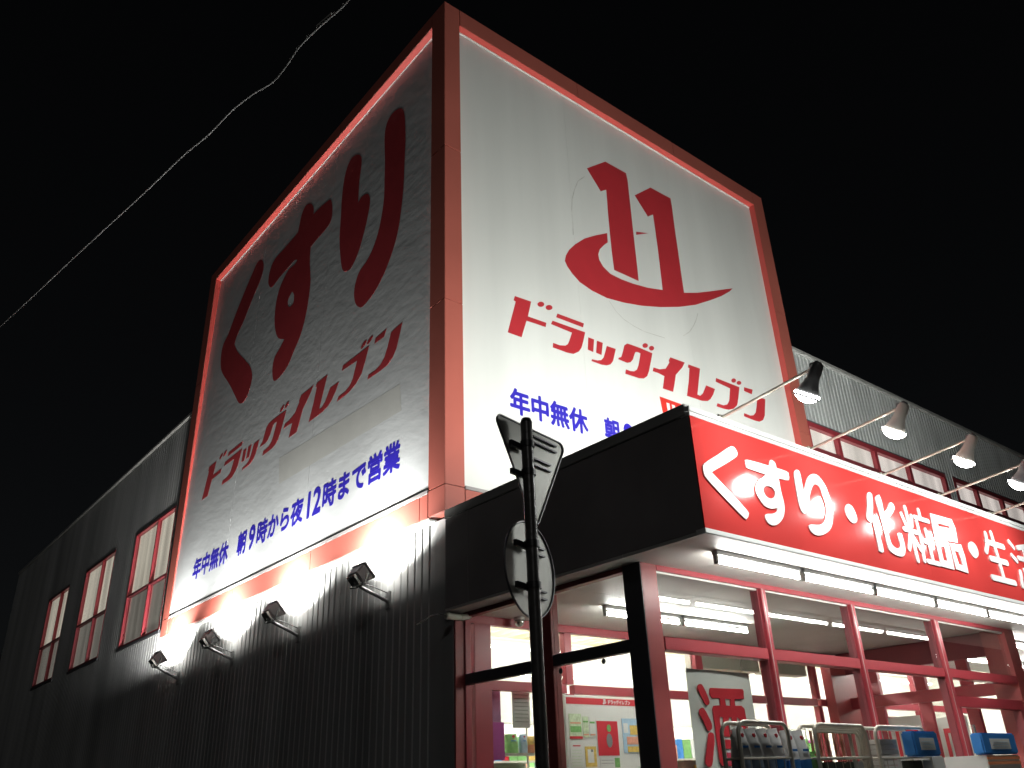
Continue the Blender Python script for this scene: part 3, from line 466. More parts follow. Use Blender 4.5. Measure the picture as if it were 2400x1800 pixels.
# vermilion shopping basket mark, glue ghosts and a patch
q = TR['basket']
o = obj('basket_mark', on_front(flat([[[q[0], q[1], (4.72, 6.3), (4.18, 6.3)]]], 0), 0.1185), M['orange_red'], box)
for k, (xa, xb) in enumerate(((4.245, 4.318), (4.368, 4.446), (4.497, 4.577))):
    obj('stripe', on_front(flat([[[(xa, 6.922), (xb, 6.924), (xb - .01, 6.42), (xa + .02, 6.42)]]], 0), 0.1165), M['white'], o)
b = MB(); b.add([(0.1196, 4.748, 6.586), (0.1196, 1.07, 6.456), (0.1196, 1.01, 6.047), (0.1196, 4.643, 6.116)], [(0, 1, 2, 3)])
b.v = [(x_ + lean(z_), y_, z_) for x_, y_, z_ in b.v]
obj('patch', b, M['patch'], box)
def ribbon(pts, wd):
    b = MB()
    for i in range(len(pts) - 1):
        a, c = Vector(pts[i]), Vector(pts[i + 1]); d = (c - a).normalized(); n = Vector((-d.y, d.x)) * wd
        vv = [a - n, c - n, c + n, a + n]
        b.add([(v.x, 0.1192, v.y) for v in vv], [(0, 1, 2, 3)])
    return b
obj('glue_mark', ribbon([(2.89, 10.68), (2.72, 10.5), (2.62, 10.27), (2.55, 10.05), (2.52, 9.82), (2.51, 9.34)], 0.008), M['residue'], box)
obj('glue_mark', ribbon([(3.18, 8.38), (3.31, 8.24), (3.47, 8.15), (3.7, 8.1), (3.93, 8.08), (4.42, 8.12)], 0.006), M['residue'], box)
obj('glue_mark', ribbon([(4.91, 8.32), (5.1, 8.46), (5.24, 8.63), (5.33, 8.77), (5.41, 8.93)], 0.008), M['residue'], box)

# ------------------------------------------------------------------ canopy
ZS, FY, CX = 3.333, -3.513, 14.0
can = thing('entrance_canopy', 'deep entrance canopy with black side and glossy red lettered fascia', 'canopy', loc=(0, FY, ZS))
b = MB(); b.box(0.04, CX, FY + .06, 0.0, ZS + .03, 4.30); lp(can, 'roof_deck', b, M['dark'])
b = MB(); b.box(0.0, 0.04, FY + .01, -0.42, ZS + .03, 4.335); lp(can, 'side_panel', b, M['dark'], bevel=0.003)
b = MB(); b.box(0.0, 0.04, -0.412, -0.004, ZS + .03, 4.335); lp(can, 'side_panel', b, M['dark'], bevel=0.003)
b = MB(); b.box(-0.015, 0.10, FY + .03, -0.004, 4.337, 4.44); lp(can, 'top_flashing', b, M['trim'], bevel=0.006)
b = MB(); b.box(-0.008, CX, FY - .012, FY + .10, 4.365, 4.408); lp(can, 'top_trim', b, M['white'], bevel=0.004)
b = MB(); b.box(-0.006, CX, FY - .006, FY + .09, 4.325, 4.360); lp(can, 'top_trim', b, M['white'], bevel=0.003)
b = MB(); b.box(-0.006, CX, FY - .006, FY + .09, ZS + .002, ZS + .042); lp(can, 'bottom_trim', b, M['white'], bevel=0.003)
xs = [0.0, 3.64, 7.28, 10.92, CX]
for i in range(4):
    b = MB(); b.box(xs[i] + .001, xs[i + 1] - .001, FY, FY + .05, ZS + .044, 4.323); lp(can, 'fascia_panel', b, M['fascia'])
for i in range(16):
    for (ya, yb) in ((FY + .002, -2.62), (-2.616, -1.5), (-1.496, 0.0)):
        xa = 0.002 + i * .88
        b = MB(); b.box(xa if i else 0.002, min(CX, xa + .877), ya, yb - .002, ZS, ZS + .028); lp(can, 'soffit_board', b, M['soffit'])
LY = FY - .008
def fl(polys, smooth):
    return lp(can, 'letter', on_front(flat(polys, smooth, 0.008), LY), M['fwhite'])
for gph in TR['fascia']: fl(gph[1:], 1)
fl(TR['ka'][1:], 1); fl(TR['hin'][1:], 0); fl(TR['fdot2'][1:], 1)
def stroke(pts, wd):
    out = []
    P_ = [Vector(p) for p in pts]
    for i in range(len(P_) - 1):
        a, c = P_[i], P_[i + 1]; d = (c - a).normalized(); ang = math.atan2(d.y, d.x)
        ring = [tuple(c + Vector((math.cos(ang - math.pi/2 + k * math.pi / 5), math.sin(ang - math.pi/2 + k * math.pi / 5))) * wd) for k in range(6)]
        ring += [tuple(a + Vector((math.cos(ang + math.pi/2 + k * math.pi / 5), math.sin(ang + math.pi/2 + k * math.pi / 5))) * wd) for k in range(6)]
        out.append(ring)
    return out
def strokes(x0, x1, z0, z1, segs, wd=0.03):
    """rounded strokes on a unit square (origin bottom left); each piece its own filled outline"""
    mb = MB()
    for k, sg in enumerate(segs):
        pts = [(x0 + u * (x1 - x0), z0 + v * (z1 - z0)) for u, v in sg]
        for q, ring in enumerate(stroke(pts, wd)):
            o_ = len(mb.v); m = len(ring); e = 0.0004 * ((k * 3 + q) % 11)
            mb.add([(p[0], p[1], -.004 - e) for p in ring] + [(p[0], p[1], .004) for p in ring],
                   [tuple(range(m)), tuple(range(2 * m - 1, m - 1, -1))] + [(i, (i + 1) % m, m + (i + 1) % m, m + i) for i in range(m)])
    return mb
SHOU = [[(.06, .80), (.13, .62)], [(.40, .82), (.33, .64)], [(.02, .54), (.46, .54)], [(.24, .95), (.24, .03)], [(.22, .50), (.04, .20)], [(.27, .46), (.44, .24)],
        [(.72, .98), (.72, .84)], [(.50, .82), (.99, .82)], [(.55, .82), (.55, .45), (.48, .06)], [(.80, .64), (.80, .07)], [(.66, .42), (.97, .42)], [(.60, .07), (1.0, .07)]]
SEI = [[(.27, .93), (.22, .72), (.08, .55)], [(.20, .76), (.92, .76)], [(.52, .98), (.52, .06)], [(.18, .43), (.86, .43)], [(.03, .05), (.98, .05)]]
KATSU = [[(.08, .92), (.22, .82)], [(.03, .63), (.18, .54)], [(.20, .32), (.10, .03)], [(.90, .94), (.40, .84)], [(.32, .62), (.98, .62)], [(.66, .88), (.66, .40)],
         [(.42, .38), (.90, .38), (.90, .05), (.42, .05), (.42, .38)]]
lp(can, 'letter', on_front(strokes(3.22, 3.83, 3.53, 4.14, SHOU, 0.026), LY), M['fwhite'])
lp(can, 'letter', on_front(strokes(5.06, 5.69, 3.55, 4.15, SEI, 0.035), LY), M['fwhite'])
lp(can, 'letter', on_front(strokes(5.80, 6.45, 3.55, 4.15, KATSU, 0.032), LY), M['fwhite'])

# ------------------------------------------------------------------ lamps on arms over the fascia
def spot(name, loc, direction, power, angle, blend, col, parent, radius=0.05):
    l = bpy.data.lights.new(name, 'SPOT'); l.energy = power; l.spot_size = math.radians(angle); l.spot_blend = blend
    l.color = col; l.shadow_soft_size = radius
    o = bpy.data.objects.new(name, l); C.objects.link(o); o.parent = parent
    o.location = Vector(loc); o.rotation_euler = Vector(direction).to_track_quat('-Z', 'Y').to_euler()
    return o
def lathe_dir(root, name, m, origin, direction, prof, n=18):
    q = Vector(direction).normalized().to_track_quat('Z', 'Y'); b = MB(); vs = []; fs = []
    for h, r in prof:
        for k in range(n):
            a = 2 * math.pi * k / n
            vs.append(tuple(Vector(origin) + q @ Vector((r * math.cos(a), r * math.sin(a), h))))
    for i in range(len(prof) - 1):
        for k in range(n): fs.append((i * n + k, i * n + (k + 1) % n, (i + 1) * n + (k + 1) % n, (i + 1) * n + k))
    b.add(vs, fs)
    return obj(name, b, m, root, smooth=True)
def arm_lamp(x, housing, label):
    t = thing('sign_lamp', label, 'sign lamp', 'lamps on arms above the red fascia', (x, FY, 4.41))
    d = Vector((0.05, 0.60, -0.80)).normalized()
    b = MB(); b.tube([(0, .03, .0), (0, -.5, .05), (0, -.92, .095)], 0.0135, 8); obj('arm', b, M['cart'], t, smooth=True)
    b = MB(); b.box(-.03, .03, .0, .07, -.002, .03); obj('base_plate', b, M['cart'], t, bevel=.004)
    b = MB(); b.box(-.035, .035, -.98, -.90, .07, .13); obj('knuckle', b, M['lamp_dark'], t, bevel=.008)
    o0 = Vector((0, -.965, .115))
    lathe_dir(t, 'shade', housing, o0, d, [(0, .0), (0, .040), (.03, .050), (.13, .052), (.18, .066), (.24, .088), (.28, .105), (.285, .108), (.279, .100), (.2, .065)])
    lathe_dir(t, 'bulb', M['lens'], o0, d, [(.325, .001), (.318, .04), (.300, .072), (.275, .097), (.262, .1015), (.25, .098)])
    p = o0 + d * .335
    spot('lamp_light', p, (-.05, 0.80, -0.60), 50, 165, 0.35, (0.97, 1.0, 0.97), t, 0.07)
    return t
arm_lamp(0.44, M['lamp_dark'], 'dark grey bell shaped sign lamp nearest the canopy corner, in front of the sign box')
arm_lamp(1.77, M['lamp_beige'], 'beige sign lamp second from the canopy corner, in front of the upper windows')
arm_lamp(3.08, M['lamp_beige'], 'beige sign lamp third from the canopy corner, against the corrugated wall')
arm_lamp(4.32, M['lamp_grey'], 'grey sign lamp cut by the right edge of the photo')
arm_lamp(5.62, M['lamp_grey'], 'sign lamp beyond the right edge whose arm alone crosses the fascia top')

# ------------------------------------------------------------------ flood lamps on the canopy roof lighting the front face
for x, y, pw, lab in ((1.3, -2.9, 900, 'roof flood lamp nearest the corner post behind the canopy edge'),
                      (4.2, -2.9, 780, 'roof flood lamp in the middle behind the canopy edge'),
                      (7.5, -2.9, 860, 'roof flood lamp at the right end below the big white sign face')):
    t = thing('roof_floodlight', lab, 'flood lamp', 'flood lamps on the canopy roof', (x, y, 4.302))
    b = MB(); b.box(-.05, .05, -.05, .05, 0, .06); obj('bracket', b, M['lamp_dark'], t, bevel=.005)
    b = MB(); b.box(-.16, .16, -.1, .1, .06, .17); obj('housing', b, M['lamp_grey'], t, bevel=.02)
    b = MB(); b.box(-.14, .14, -.08, .08, .171, .178); obj('lens', b, M['lens_s'], t)
    spot('flood_light', (0, 0.0, .2), (0.0, .62, 1.0), pw, 150, 0.6, (0.98, 1.0, 0.94), t, 0.12)

# ------------------------------------------------------------------ flood lamps on arms below the side face
def wall_flood(y, zb, zh, label, aim=0.0, pw=950):
    t = thing('wall_floodlight', label, 'flood lamp', 'flood lamps in a row below the side sign', (0.12, y, zb))
    h = zh - zb
    b = MB(); b.tube([(-.005, 0, 0), (-.44, 0, h - .03)], 0.024, 8); obj('arm', b, M['lamp_dark'], t, smooth=True)
    b = MB(); b.box(-.02, .004, -.05, .05, -.09, .12); obj('wall_plate', b, M['lamp_dark'], t, bevel=.004)
    b = MB(); b.tube([(-.02, 0, .10), (-.25, 0, h * .62 + .05), (-.42, 0, h)], 0.006, 6); obj('wire', b, M['black'], t)
    c0 = Vector((-.40, 0, h + .09)); fx = Vector((.74, 0, .67)).normalized(); fz = Vector((-fx.z, 0, fx.x))
    def hb(a0, a1, y0, y1, e0, e1, taper=1.0):
        vs = []
        for a_ in (a0, a1):
            k_ = taper if a_ == a0 else 1.0
            for e_ in (e0, e1):
                for y_ in (y0, y1): vs.append(tuple(c0 + fx * a_ + fz * e_ * k_ + Vector((0, y_ * k_, 0))))
        return MB().add(vs, [(0, 1, 3, 2), (4, 6, 7, 5), (0, 4, 5, 1), (2, 3, 7, 6), (0, 2, 6, 4), (1, 5, 7, 3)])
    obj('housing', hb(-.09, .05, -.15, .15, -.105, .105, .72), M['lamp_grey'], t, bevel=.014)
    obj('rim', hb(.052, .072, -.16, .16, -.115, .115), M['lamp_dark'], t, bevel=.005)
    obj('lens', hb(.073, .076, -.135, .135, -.09, .09), M['lens_s'], t)
    for k in range(5):
        yy = -.084 + k * .042
        obj('cooling_fin', hb(-.125, -.085, yy - .004, yy + .004, -.065, .065), M['chrome'], t)
    for sy in (-1, 1):
        b = MB(); b.tube([tuple(c0 + Vector((0, sy * .172, 0))), tuple(c0 + Vector((-.03, sy * .172, -.13))), (-.43, sy * .05, h - .055), (-.43, 0, h - .06)], .009, 8)
        obj('yoke', b, M['chrome'], t, smooth=True)
    b = MB(); b.box(-.50, -.40, -.045, .045, h - .045, h + .0); obj('junction_box', b, M['chrome'], t, bevel=.01)
    spot('flood_light', tuple(c0 + fx * .10), (0.34, aim, 0.94), pw, 158, 0.35, (1.0, 0.985, 0.94), t, 0.08)
wall_flood(1.35, 3.69, 3.87, 'largest nearest flood lamp on an arm, closest to the canopy')
wall_flood(3.74, 3.65, 3.85, 'second flood lamp from the canopy, below the middle of the side sign')
wall_flood(6.06, 3.63, 3.83, 'third flood lamp from the canopy, with a bright yoke')
wall_flood(8.47, 3.60, 3.83, 'smallest farthest flood lamp below the left end of the side sign', 0.28, 1100)

# ------------------------------------------------------------------ glazed vestibule under the canopy
ves = thing('glazed_vestibule', 'crimson framed glass entrance vestibule under the canopy', 'vestibule', loc=(0.22, -2.616, 0.13))
def vp(name, x0, x1, y0, y1, z0, z1, m, bevel=0.004, label=None):
    b = MB(); b.box(x0, x1, y0, y1, z0, z1); return lp(ves, name, b, m, bevel, label=label)
# corner column, red front; a dark sheet stands for its unlit side
vp('column', 0.215, 0.415, -2.616, -2.415, 0.13, ZS - .002, M['column_red'])
vp('column_side_cover', 0.205, 0.2135, -2.618, -2.41, 0.13, ZS - .002, M['blackrail'], 0.001, 'charcoal cover on the side of the corner column')
# side glazing, plane x=0.22
vp('head_rail', 0.215, 0.30, -2.41, -0.002, 3.285, ZS - .002, M['darkred'])
vp('transom', 0.215, 0.29, -2.41, -1.425, 2.615, 2.715, M['blackrail'])  # dark tone stands for shade on the backlit side transoms
vp('transom', 0.215, 0.29, -1.28, -0.05, 2.600, 2.705, M['blackrail'])
vp('mullion', 0.22, 0.32, -1.42, -1.285, 0.13, 3.283, M['column_red'])
vp('jamb', 0.225, 0.30, -0.05, -0.002, 0.13, 3.283, M['frame_red'])
vp('pilaster', 0.11, 0.30, -0.03, -0.001, 0.13, 3.26, M['column_red'])
for ya, yb in ((-2.41, -1.42), (-1.285, -0.05)):
    vp('pane', 0.25, 0.256, ya, yb, 2.712, 3.285, M['glass'], 0)
    vp('pane', 0.25, 0.256, ya, yb, 0.2, 2.60, M['glass'], 0)
# front glazing, plane y=-2.616
vp('head_rail', 0.417, 7.30, -2.616, -2.54, 3.283, ZS - .002, M['frame_red'])
MUL = [(1.885, 1.962), (3.485, 3.57), (5.33, 5.44)]
edges = [0.417] + [q for m_ in MUL for q in m_] + [7.30]
for a, c in MUL:
    vp('mullion', a, c, -2.63, -2.50, 0.13, 3.281, M['frame_red'])
    vp('glazing_bead', a - .022, a - .002, -2.60, -2.52, 0.13, 3.281, M['darkred'], 0.002)
    vp('glazing_bead', a + .020, a + .026, -2.634, -2.631, 0.13, 3.281, M['trim'], 0)  # thin pale strip put in as the highlight along the bead
for k in range(0, len(edges), 2):
    vp('transom', edges[k] + .002, edges[k + 1] - .024, -2.622, -2.50, 2.617, 2.718, M['frame_red'])
    vp('glazing_bead', edges[k] + .002, edges[k + 1] - .024, -2.60, -2.56, 3.262, 3.281, M['trim'], 0.002)
    vp('pane', edges[k] + .001, edges[k + 1] - .023, -2.57, -2.564, 2.72, 3.262, M['glass'], 0)
    if k < 4: vp('pane', edges[k] + .001, edges[k + 1] - .023, -2.57, -2.564, 0.2, 2.615, M['glass'], 0)
vp('column', 7.30, 7.60, -2.616, -2.30, 0.13, ZS - .002, M['column_red'])
# cross partition at the right end of the vestibule
def xp(name, y0, y1, z0, z1, m, d=0.08, bevel=0.004): return vp(name, 7.36, 7.36 + d, y0, y1, z0, z1, m, bevel)
xp('head_rail', -2.30, -.05, 3.02, ZS - .002, M['darkred'])
xp('transom', -2.30, -.05, 2.52, 2.68, M['frame_red'])
for ya, yb in ((-.66, -.50), (-1.36, -1.20), (-2.0, -1.84)):
    xp('mullion', ya, yb, .13, 2.518, M['frame_red']); xp('mullion', ya, yb, 2.682, 3.018, M['frame_red'])
vp('door_header', 5.45, 7.29, -2.60, -2.50, 2.30, 2.42, M['frame_red'])
vp('door_stile', 5.46, 5.56, -2.60, -2.50, .13, 2.298, M['darkred'])
vp('door_stile', 7.18, 7.29, -2.60, -2.50, .13, 2.298, M['darkred'])

# ------------------------------------------------------------------ inner shopfront behind it
inn = thing('inner_shopfront', 'inner crimson framed shopfront with shutter boxes behind the vestibule', 'shopfront', loc=(0.3, 0.0, 0.13))
def ip(name, x0, x1, z0, z1, m, y0=0.0, y1=0.09, bevel=0.004):
    b = MB(); b.box(x0, x1, y0, y1, z0, z1); return lp(inn, name, b, m, bevel)
ip('head_rail', 0.305, 12.0, 3.245, ZS + .06, M['frame_red'])
ip('jamb', 0.375, 0.60, .13, 3.243, M['frame_red'], -.01)
IM = [(1.69, 1.80), (4.02, 4.16), (5.55, 5.68), (6.73, 6.83), (8.1, 8.3), (9.75, 9.9), (11.0, 11.2)]
for a, c in IM:
    ip('mullion', a, c, .13, 2.570, M['frame_red']); ip('mullion', a, c, 2.672, 3.243, M['frame_red'])
ed = [0.60] + [q for m_ in IM for q in m_] + [12.0]
for k in range(0, len(ed), 2):
    ip('transom', ed[k] + .001, ed[k + 1] - .001, 2.572, 2.670, M['frame_red'])
    if k != 8:
        ip('pane', ed[k], ed[k + 1], 2.671, 3.244, M['glass'], .04, .046, 0)
        ip('pane', ed[k], ed[k + 1], .2, 2.571, M['glass'], .04, .046, 0)
ip('column_panel', 6.95, 7.63, .13, 3.243, M['column_red'], -.16, -.002)
ip('shutter_box', 4.165, 5.545, 3.0, 3.19, M['beige'], .10, .30)
ip('shutter_box', 5.69, 6.72, 3.0, 3.19, M['beige'], .10, .30)
for a, c in ((8.45, 9.7), (9.95, 10.9)):
    ip('door_leaf', a, c, .13, 2.45, M['darkred'], -.08, -.01)
    ip('notice', a + .15, c - .15, 1.55, 2.25, M['paper'], -.092, -.083, 0)
    for (p0, p1, q0, q1) in ((a + .25, c - .25, 2.0, 2.06), (a + .25, a + .30, 1.6, 1.998), (c - .30, c - .25, 1.6, 1.998)):
        ip('notice_border', p0, p1, q0, q1, M['red'], -.097, -.0925, 0)

# framed notices on the cross partition doors
for xx in (5.60, 7.10):
    b = MB(); b.tube([(xx, -2.66, 1.2), (xx, -2.66, 2.1)], .016, 10); lp(ves, 'pull_handle', b, M['chrome'], smooth=True)
for k, (ya, yb, z0, z1, lab) in enumerate(((-1.82, -1.40, 1.5, 2.30, 'white notice with red border in the far cross partition, left of the wide stile'),
                                   (-1.18, -.70, 1.5, 2.36, 'wide white notice with red border deep in the vestibule'))):
    t = thing('door_notice', lab, 'notice', 'notices on the cross partition', (7.35, (ya + yb) / 2, z0))
    b = MB(); b.box(7.342, 7.35, ya, yb, z0, z1); lp(t, 'sheet', b, M['paper'])
    e = .07
    b = MB(); b.box(7.336, 7.341, ya + e, yb - e, z1 - .2, z1 - .14); b.box(7.336, 7.341, ya + e, ya + e + .05, z0 + .1, z1 - .2); b.box(7.336, 7.341, yb - e - .05, yb - e, z0 + .1, z1 - .2)
    lp(t, 'border', b, M['red'])

# ------------------------------------------------------------------ shop interior
sh = thing('shop_interior', 'brightly lit shop room seen through the glass', 'shop room', loc=(0.3, 0.2, 0.0))
def sp_(name, x0, x1, y0, y1, z0, z1, m):
    b = MB(); b.box(x0, x1, y0, y1, z0, z1); return lp(sh, name, b, m)
sp_('floor', 0.2, 16, 0.12, 14, 0.01, 0.14, M['shop_floor'])
sp_('back_wall', 0.2, 16, 14.0, 14.1, 0.14, 4.3, M['shop_wall'])
sp_('side_wall', 0.2, 0.28, 0.36, 14.0, 0.14, 4.3, M['shop_wall'])
sp_('side_wall', 16.0, 16.08, 0.2, 14.0, 0.14, 4.3, M['shop_wall'])
b = corrugated(0.28, 16.0, 0.1, 14.0, 0.3, -0.05)
b.v = [(u, z, 4.25 + w_) for u, w_, z in b.v]
lp(sh, 'ceiling_deck', b, M['shop_deck'])
sp_('ceiling_beam', 0.28, 16, 1.7, 1.95, 3.95, 4.2, M['white'])
sp_('bulkhead', 0.29, 15.9, 3.0, 3.1, 2.5, 3.68, M['shop_wall'])
sp_('bulkhead', 0.29, 15.9, 3.101, 3.16, 3.69, 3.74, M['shelf'])
for k in range(5):
    y = 0.9 + k * 2.4
    for j in range(6):
        xa = 0.6 + j * 2.5
        t = thing('shop_ceiling_light', 'lit tube light under the shop ceiling, %s row behind the glass, %s from the left' % (('first', 'second', 'third', 'fourth', 'fifth')[k], ('first', 'second', 'third', 'fourth', 'fifth', 'sixth')[j]), 'ceiling light', 'tube lights inside the shop', (xa, y, 3.7))
        b = MB(); b.box(0, 2.35, -.06, .06, .04, .08); obj('housing', b, M['white'], t)
        b = MB(); b.tube([(.03, 0, .015), (2.32, 0, .015)], .022, 8); obj('tube', b, M['tube_in'], t)

# gondola shelves with goods
cols = ['white', 'pink', 'yellow', 'sky_b', 'green', 'paper', 'cobalt', 'magenta', 'orange', 'red']
rnd = random.Random(5)
for gi, (gx, gy) in enumerate(((0.9, 2.2), (3.4, 2.2), (5.9, 2.2), (0.9, 5.0), (3.4, 5.0), (8.6, 2.4))):
    t = thing('gondola_shelf', ('tall cream shelf unit stocked with goods, ' + ('nearest the left jamb of the glass', 'behind the poster board', 'behind the sake banner', 'in the second row at the left', 'in the second row behind the board', 'behind the far door leaves')[gi]), 'shelf', 'stocked shelves inside the shop', (gx, gy, .14))
    b = MB(); b.box(0, 2.2, .28, .31, 0, 2.0); obj('back_panel', b, M['shelf'], t)
    for s_ in range(5):
        b = MB(); b.box(0, 2.2, 0, .279, .12 + s_ * .42, .145 + s_ * .42); obj('shelf_board', b, M['shelf'], t)
        x = .02
        while x < 2.1:
            wd = rnd.uniform(.10, .2); hh = rnd.uniform(.18, .33)
            b = MB(); b.box(x, x + wd - .012, .03, .22, .147 + s_ * .42, .147 + s_ * .42 + hh)
            obj('product_stack', b, M[rnd.choice(cols)], t)
            x += wd

# ------------------------------------------------------------------ fluorescent battens under the canopy
def batten(x0, y, L=1.18, label='', z=ZS):
    t = thing('fluorescent_light', label, 'tube light', 'fluorescent battens on the canopy soffit', (x0, y, z))
    b = MB(); b.box(0, L, -.03, .03, -.04, -.002); obj('housing', b, M['lamp_grey'], t, bevel=.004)
    for xx in (0.012, L - .012):
        b = MB(); b.box(xx - .014, xx + .014, -.02, .02, -.115, -.041); obj('lampholder', b, M['trim'], t, bevel=.004)
    b = MB(); b.tube([(.028, 0, -.088), (L - .028, 0, -.088)], .0185, 10); obj('tube', b, M['tube'], t, smooth=True)
    return t
ordn = ['first', 'second', 'third', 'fourth', 'fifth', 'sixth']
for i in range(5): batten(0.47 + i * 1.245, -3.21, 1.2, ordn[i] + ' tube light from the left in the row outside the front glass')
for i in range(2): batten(1.27 + i * 1.25, -1.1, 1.2, ordn[i] + ' tube light from the left in the short row deep in the vestibule')
for i in range(4): batten(7.9 + i * 1.25, -1.1, 1.2, ordn[i] + ' tube light in the row beyond the cross partition')
for i in range(3): batten(7.9 + i * 1.25, -2.2, 1.2, ordn[i] + ' tube light in the outer row beyond the cross partition')

# dome camera
t = thing('dome_camera', 'small round dome security camera on the vestibule ceiling near the left jamb', 'security camera', loc=(0.92, -0.12, ZS))
b = MB(); b.tube([(0, 0, -.03), (0, 0, -.002)], .06, 16); obj('base_ring', b, M['trim'], t, smooth=True)
b = MB(); b.ball((0, 0, -.05), .055, 14); obj('dome', b, M['chrome'], t, smooth=True)

# ------------------------------------------------------------------ poster board behind the side glass
BYY = -0.30
pb = thing('poster_board', 'white poster board with a red header behind the side glass', 'poster board', loc=(1.35, BYY, 0.13))
def pp(name, x0, x1, z0, z1, m, dy=0.0, dd=0.004, parent=None):
    b = MB(); b.box(x0, x1, BYY - .03 - dy - dd, BYY - .03 - dy, z0, z1)
    off = Vector(pb.location); b.v = [(x - off.x, y - off.y, z - off.z) for x, y, z in b.v]
    return obj(name, b, m, parent or pb)
b = MB(); b.box(1.335, 2.80, BYY - .03, BYY, .4, 2.515); lp(pb, 'backing', b, M['paper'], bevel=.006)
b = MB(); b.box(1.20, 1.30, BYY - .05, BYY + .02, .13, 2.52); lp(pb, 'side_post', b, M['shelf'], bevel=.006)
hd = pp('header', 1.355, 2.79, 2.425, 2.492, M['red'])
tb = on_front(text_mb('ドラッグイレブン', (1.99, 2.34, 2.434, 2.482), bold=0.03, depth=.003), BYY - .0365)
tb.v = [(x - 1.35, y - BYY, z - .13) for x, y, z in tb.v]
obj('header_lettering', tb, M['fwhite'], hd)
def mini(ring_sets, x0, x1, z0, z1, y):
    pts = [p for c_ in ring_sets for r_ in c_ for p in r_]
    a, c, e, f = min(p[0] for p in pts), max(p[0] for p in pts), min(p[1] for p in pts), max(p[1] for p in pts)
    return on_front(flat([[[(x0 + (p[0] - a) / (c - a) * (x1 - x0), z0 + (p[1] - e) / (f - e) * (z1 - z0)) for p in r_] for r_ in c_] for c_ in ring_sets], 0, .003), y)
tb = mini(TR['logo'][0][1:], 1.905, 1.97, 2.432, 2.487, BYY - .0365)
tb.v = [(x - 1.35, y - BYY, z - .13) for x, y, z in tb.v]
obj('header_emblem', tb, M['fwhite'], hd)
def poster(label, bits, back=None, group='posters on the white board'):
    x0, x1, z0, z1, m = bits[0]
    t = thing('poster', label, 'poster', group, (x0, BYY - .035, z0))
    for k, (a, c, e, f, mm) in enumerate(bits):
        b = MB(); dy = .0 + k * .0012
        b.box(a, c, BYY - .037 - dy, BYY - .0335 - dy * .5, e, f); lp(t, 'sheet' if k == 0 else 'print', b, mm)
    return t
def disc_bits(t, cx, cz, r, m, dy, rz=1.0):
    b = MB(); n = 16
    vs = [(cx + r * math.cos(2 * math.pi * k / n), BYY - dy, cz + rz * r * math.sin(2 * math.pi * k / n)) for k in range(n)]
    b.add(vs + [(x, y + .003, z) for x, y, z in vs], [tuple(range(n)), tuple(range(2 * n - 1, n - 1, -1))] + [(k, (k + 1) % n, n + (k + 1) % n, n + k) for k in range(n)])
    lp(t, 'print', b, m)
t = poster('red poster with a green disc and dark figure in the middle of the board', [(1.775, 2.112, 1.90, 2.266, M['paper']), (1.782, 2.105, 1.907, 2.258, M['red'])])
disc_bits(t, 1.965, 2.185, .032, M['green'], .042, 1.2); disc_bits(t, 1.96, 2.06, .045, M['greytext'], .043, 1.6)
poster('pale green price poster at the upper left of the board', [(1.375, 1.56, 2.07, 2.325, M['paper_g']), (1.39, 1.545, 2.225, 2.24, M['pink']), (1.39, 1.545, 2.14, 2.20, M['green']), (1.375, 1.56, 2.075, 2.10, M['red'])])
poster('narrow pale strip poster left of the red poster', [(1.575, 1.66, 2.09, 2.30, M['paper_g']), (1.58, 1.655, 2.24, 2.255, M['green']), (1.58, 1.655, 2.11, 2.125, M['pink'])])
poster('narrow pale strip poster touching the left of the red one', [(1.675, 1.76, 2.09, 2.30, M['paper']), (1.68, 1.755, 2.23, 2.25, M['green']), (1.68, 1.755, 2.11, 2.125, M['pink'])])
poster('sky blue and orange poster at the right of the board', [(2.18, 2.50, 1.93, 2.29, M['sky_b']), (2.30, 2.44, 2.12, 2.22, M['yellow']), (2.20, 2.27, 2.14, 2.24, M['paper']), (2.24, 2.49, 2.02, 2.10, M['pink']), (2.24, 2.49, 1.94, 2.0, M['yellow'])])
poster('small yellow poster with a face under the strip posters', [(1.585, 1.75, 1.80, 2.00, M['yellow']), (1.62, 1.71, 1.84, 1.97, M['paper']), (1.67, 1.70, 1.945, 1.97, M['greytext'])])
poster('white text sheet at the lower left of the board', [(1.37, 1.55, 1.70, 2.045, M['paper']), (1.41, 1.52, 2.00, 2.012, M['red'])] + [(1.39, 1.53, 1.96 - .03 * k, 1.964 - .03 * k, M['paper_g']) for k in range(7)])
poster('small sheet with a green corner under the red poster', [(1.80, 2.10, 1.78, 1.89, M['paper']), (2.02, 2.098, 1.79, 1.885, M['green']), (1.82, 2.0, 1.86, 1.864, M['greytext']), (1.82, 2.0, 1.83, 1.834, M['greytext'])])
tb = on_front(text_mb('公告掲示', (1.50, 1.61, 2.385, 2.408), depth=.002), BYY - .032)

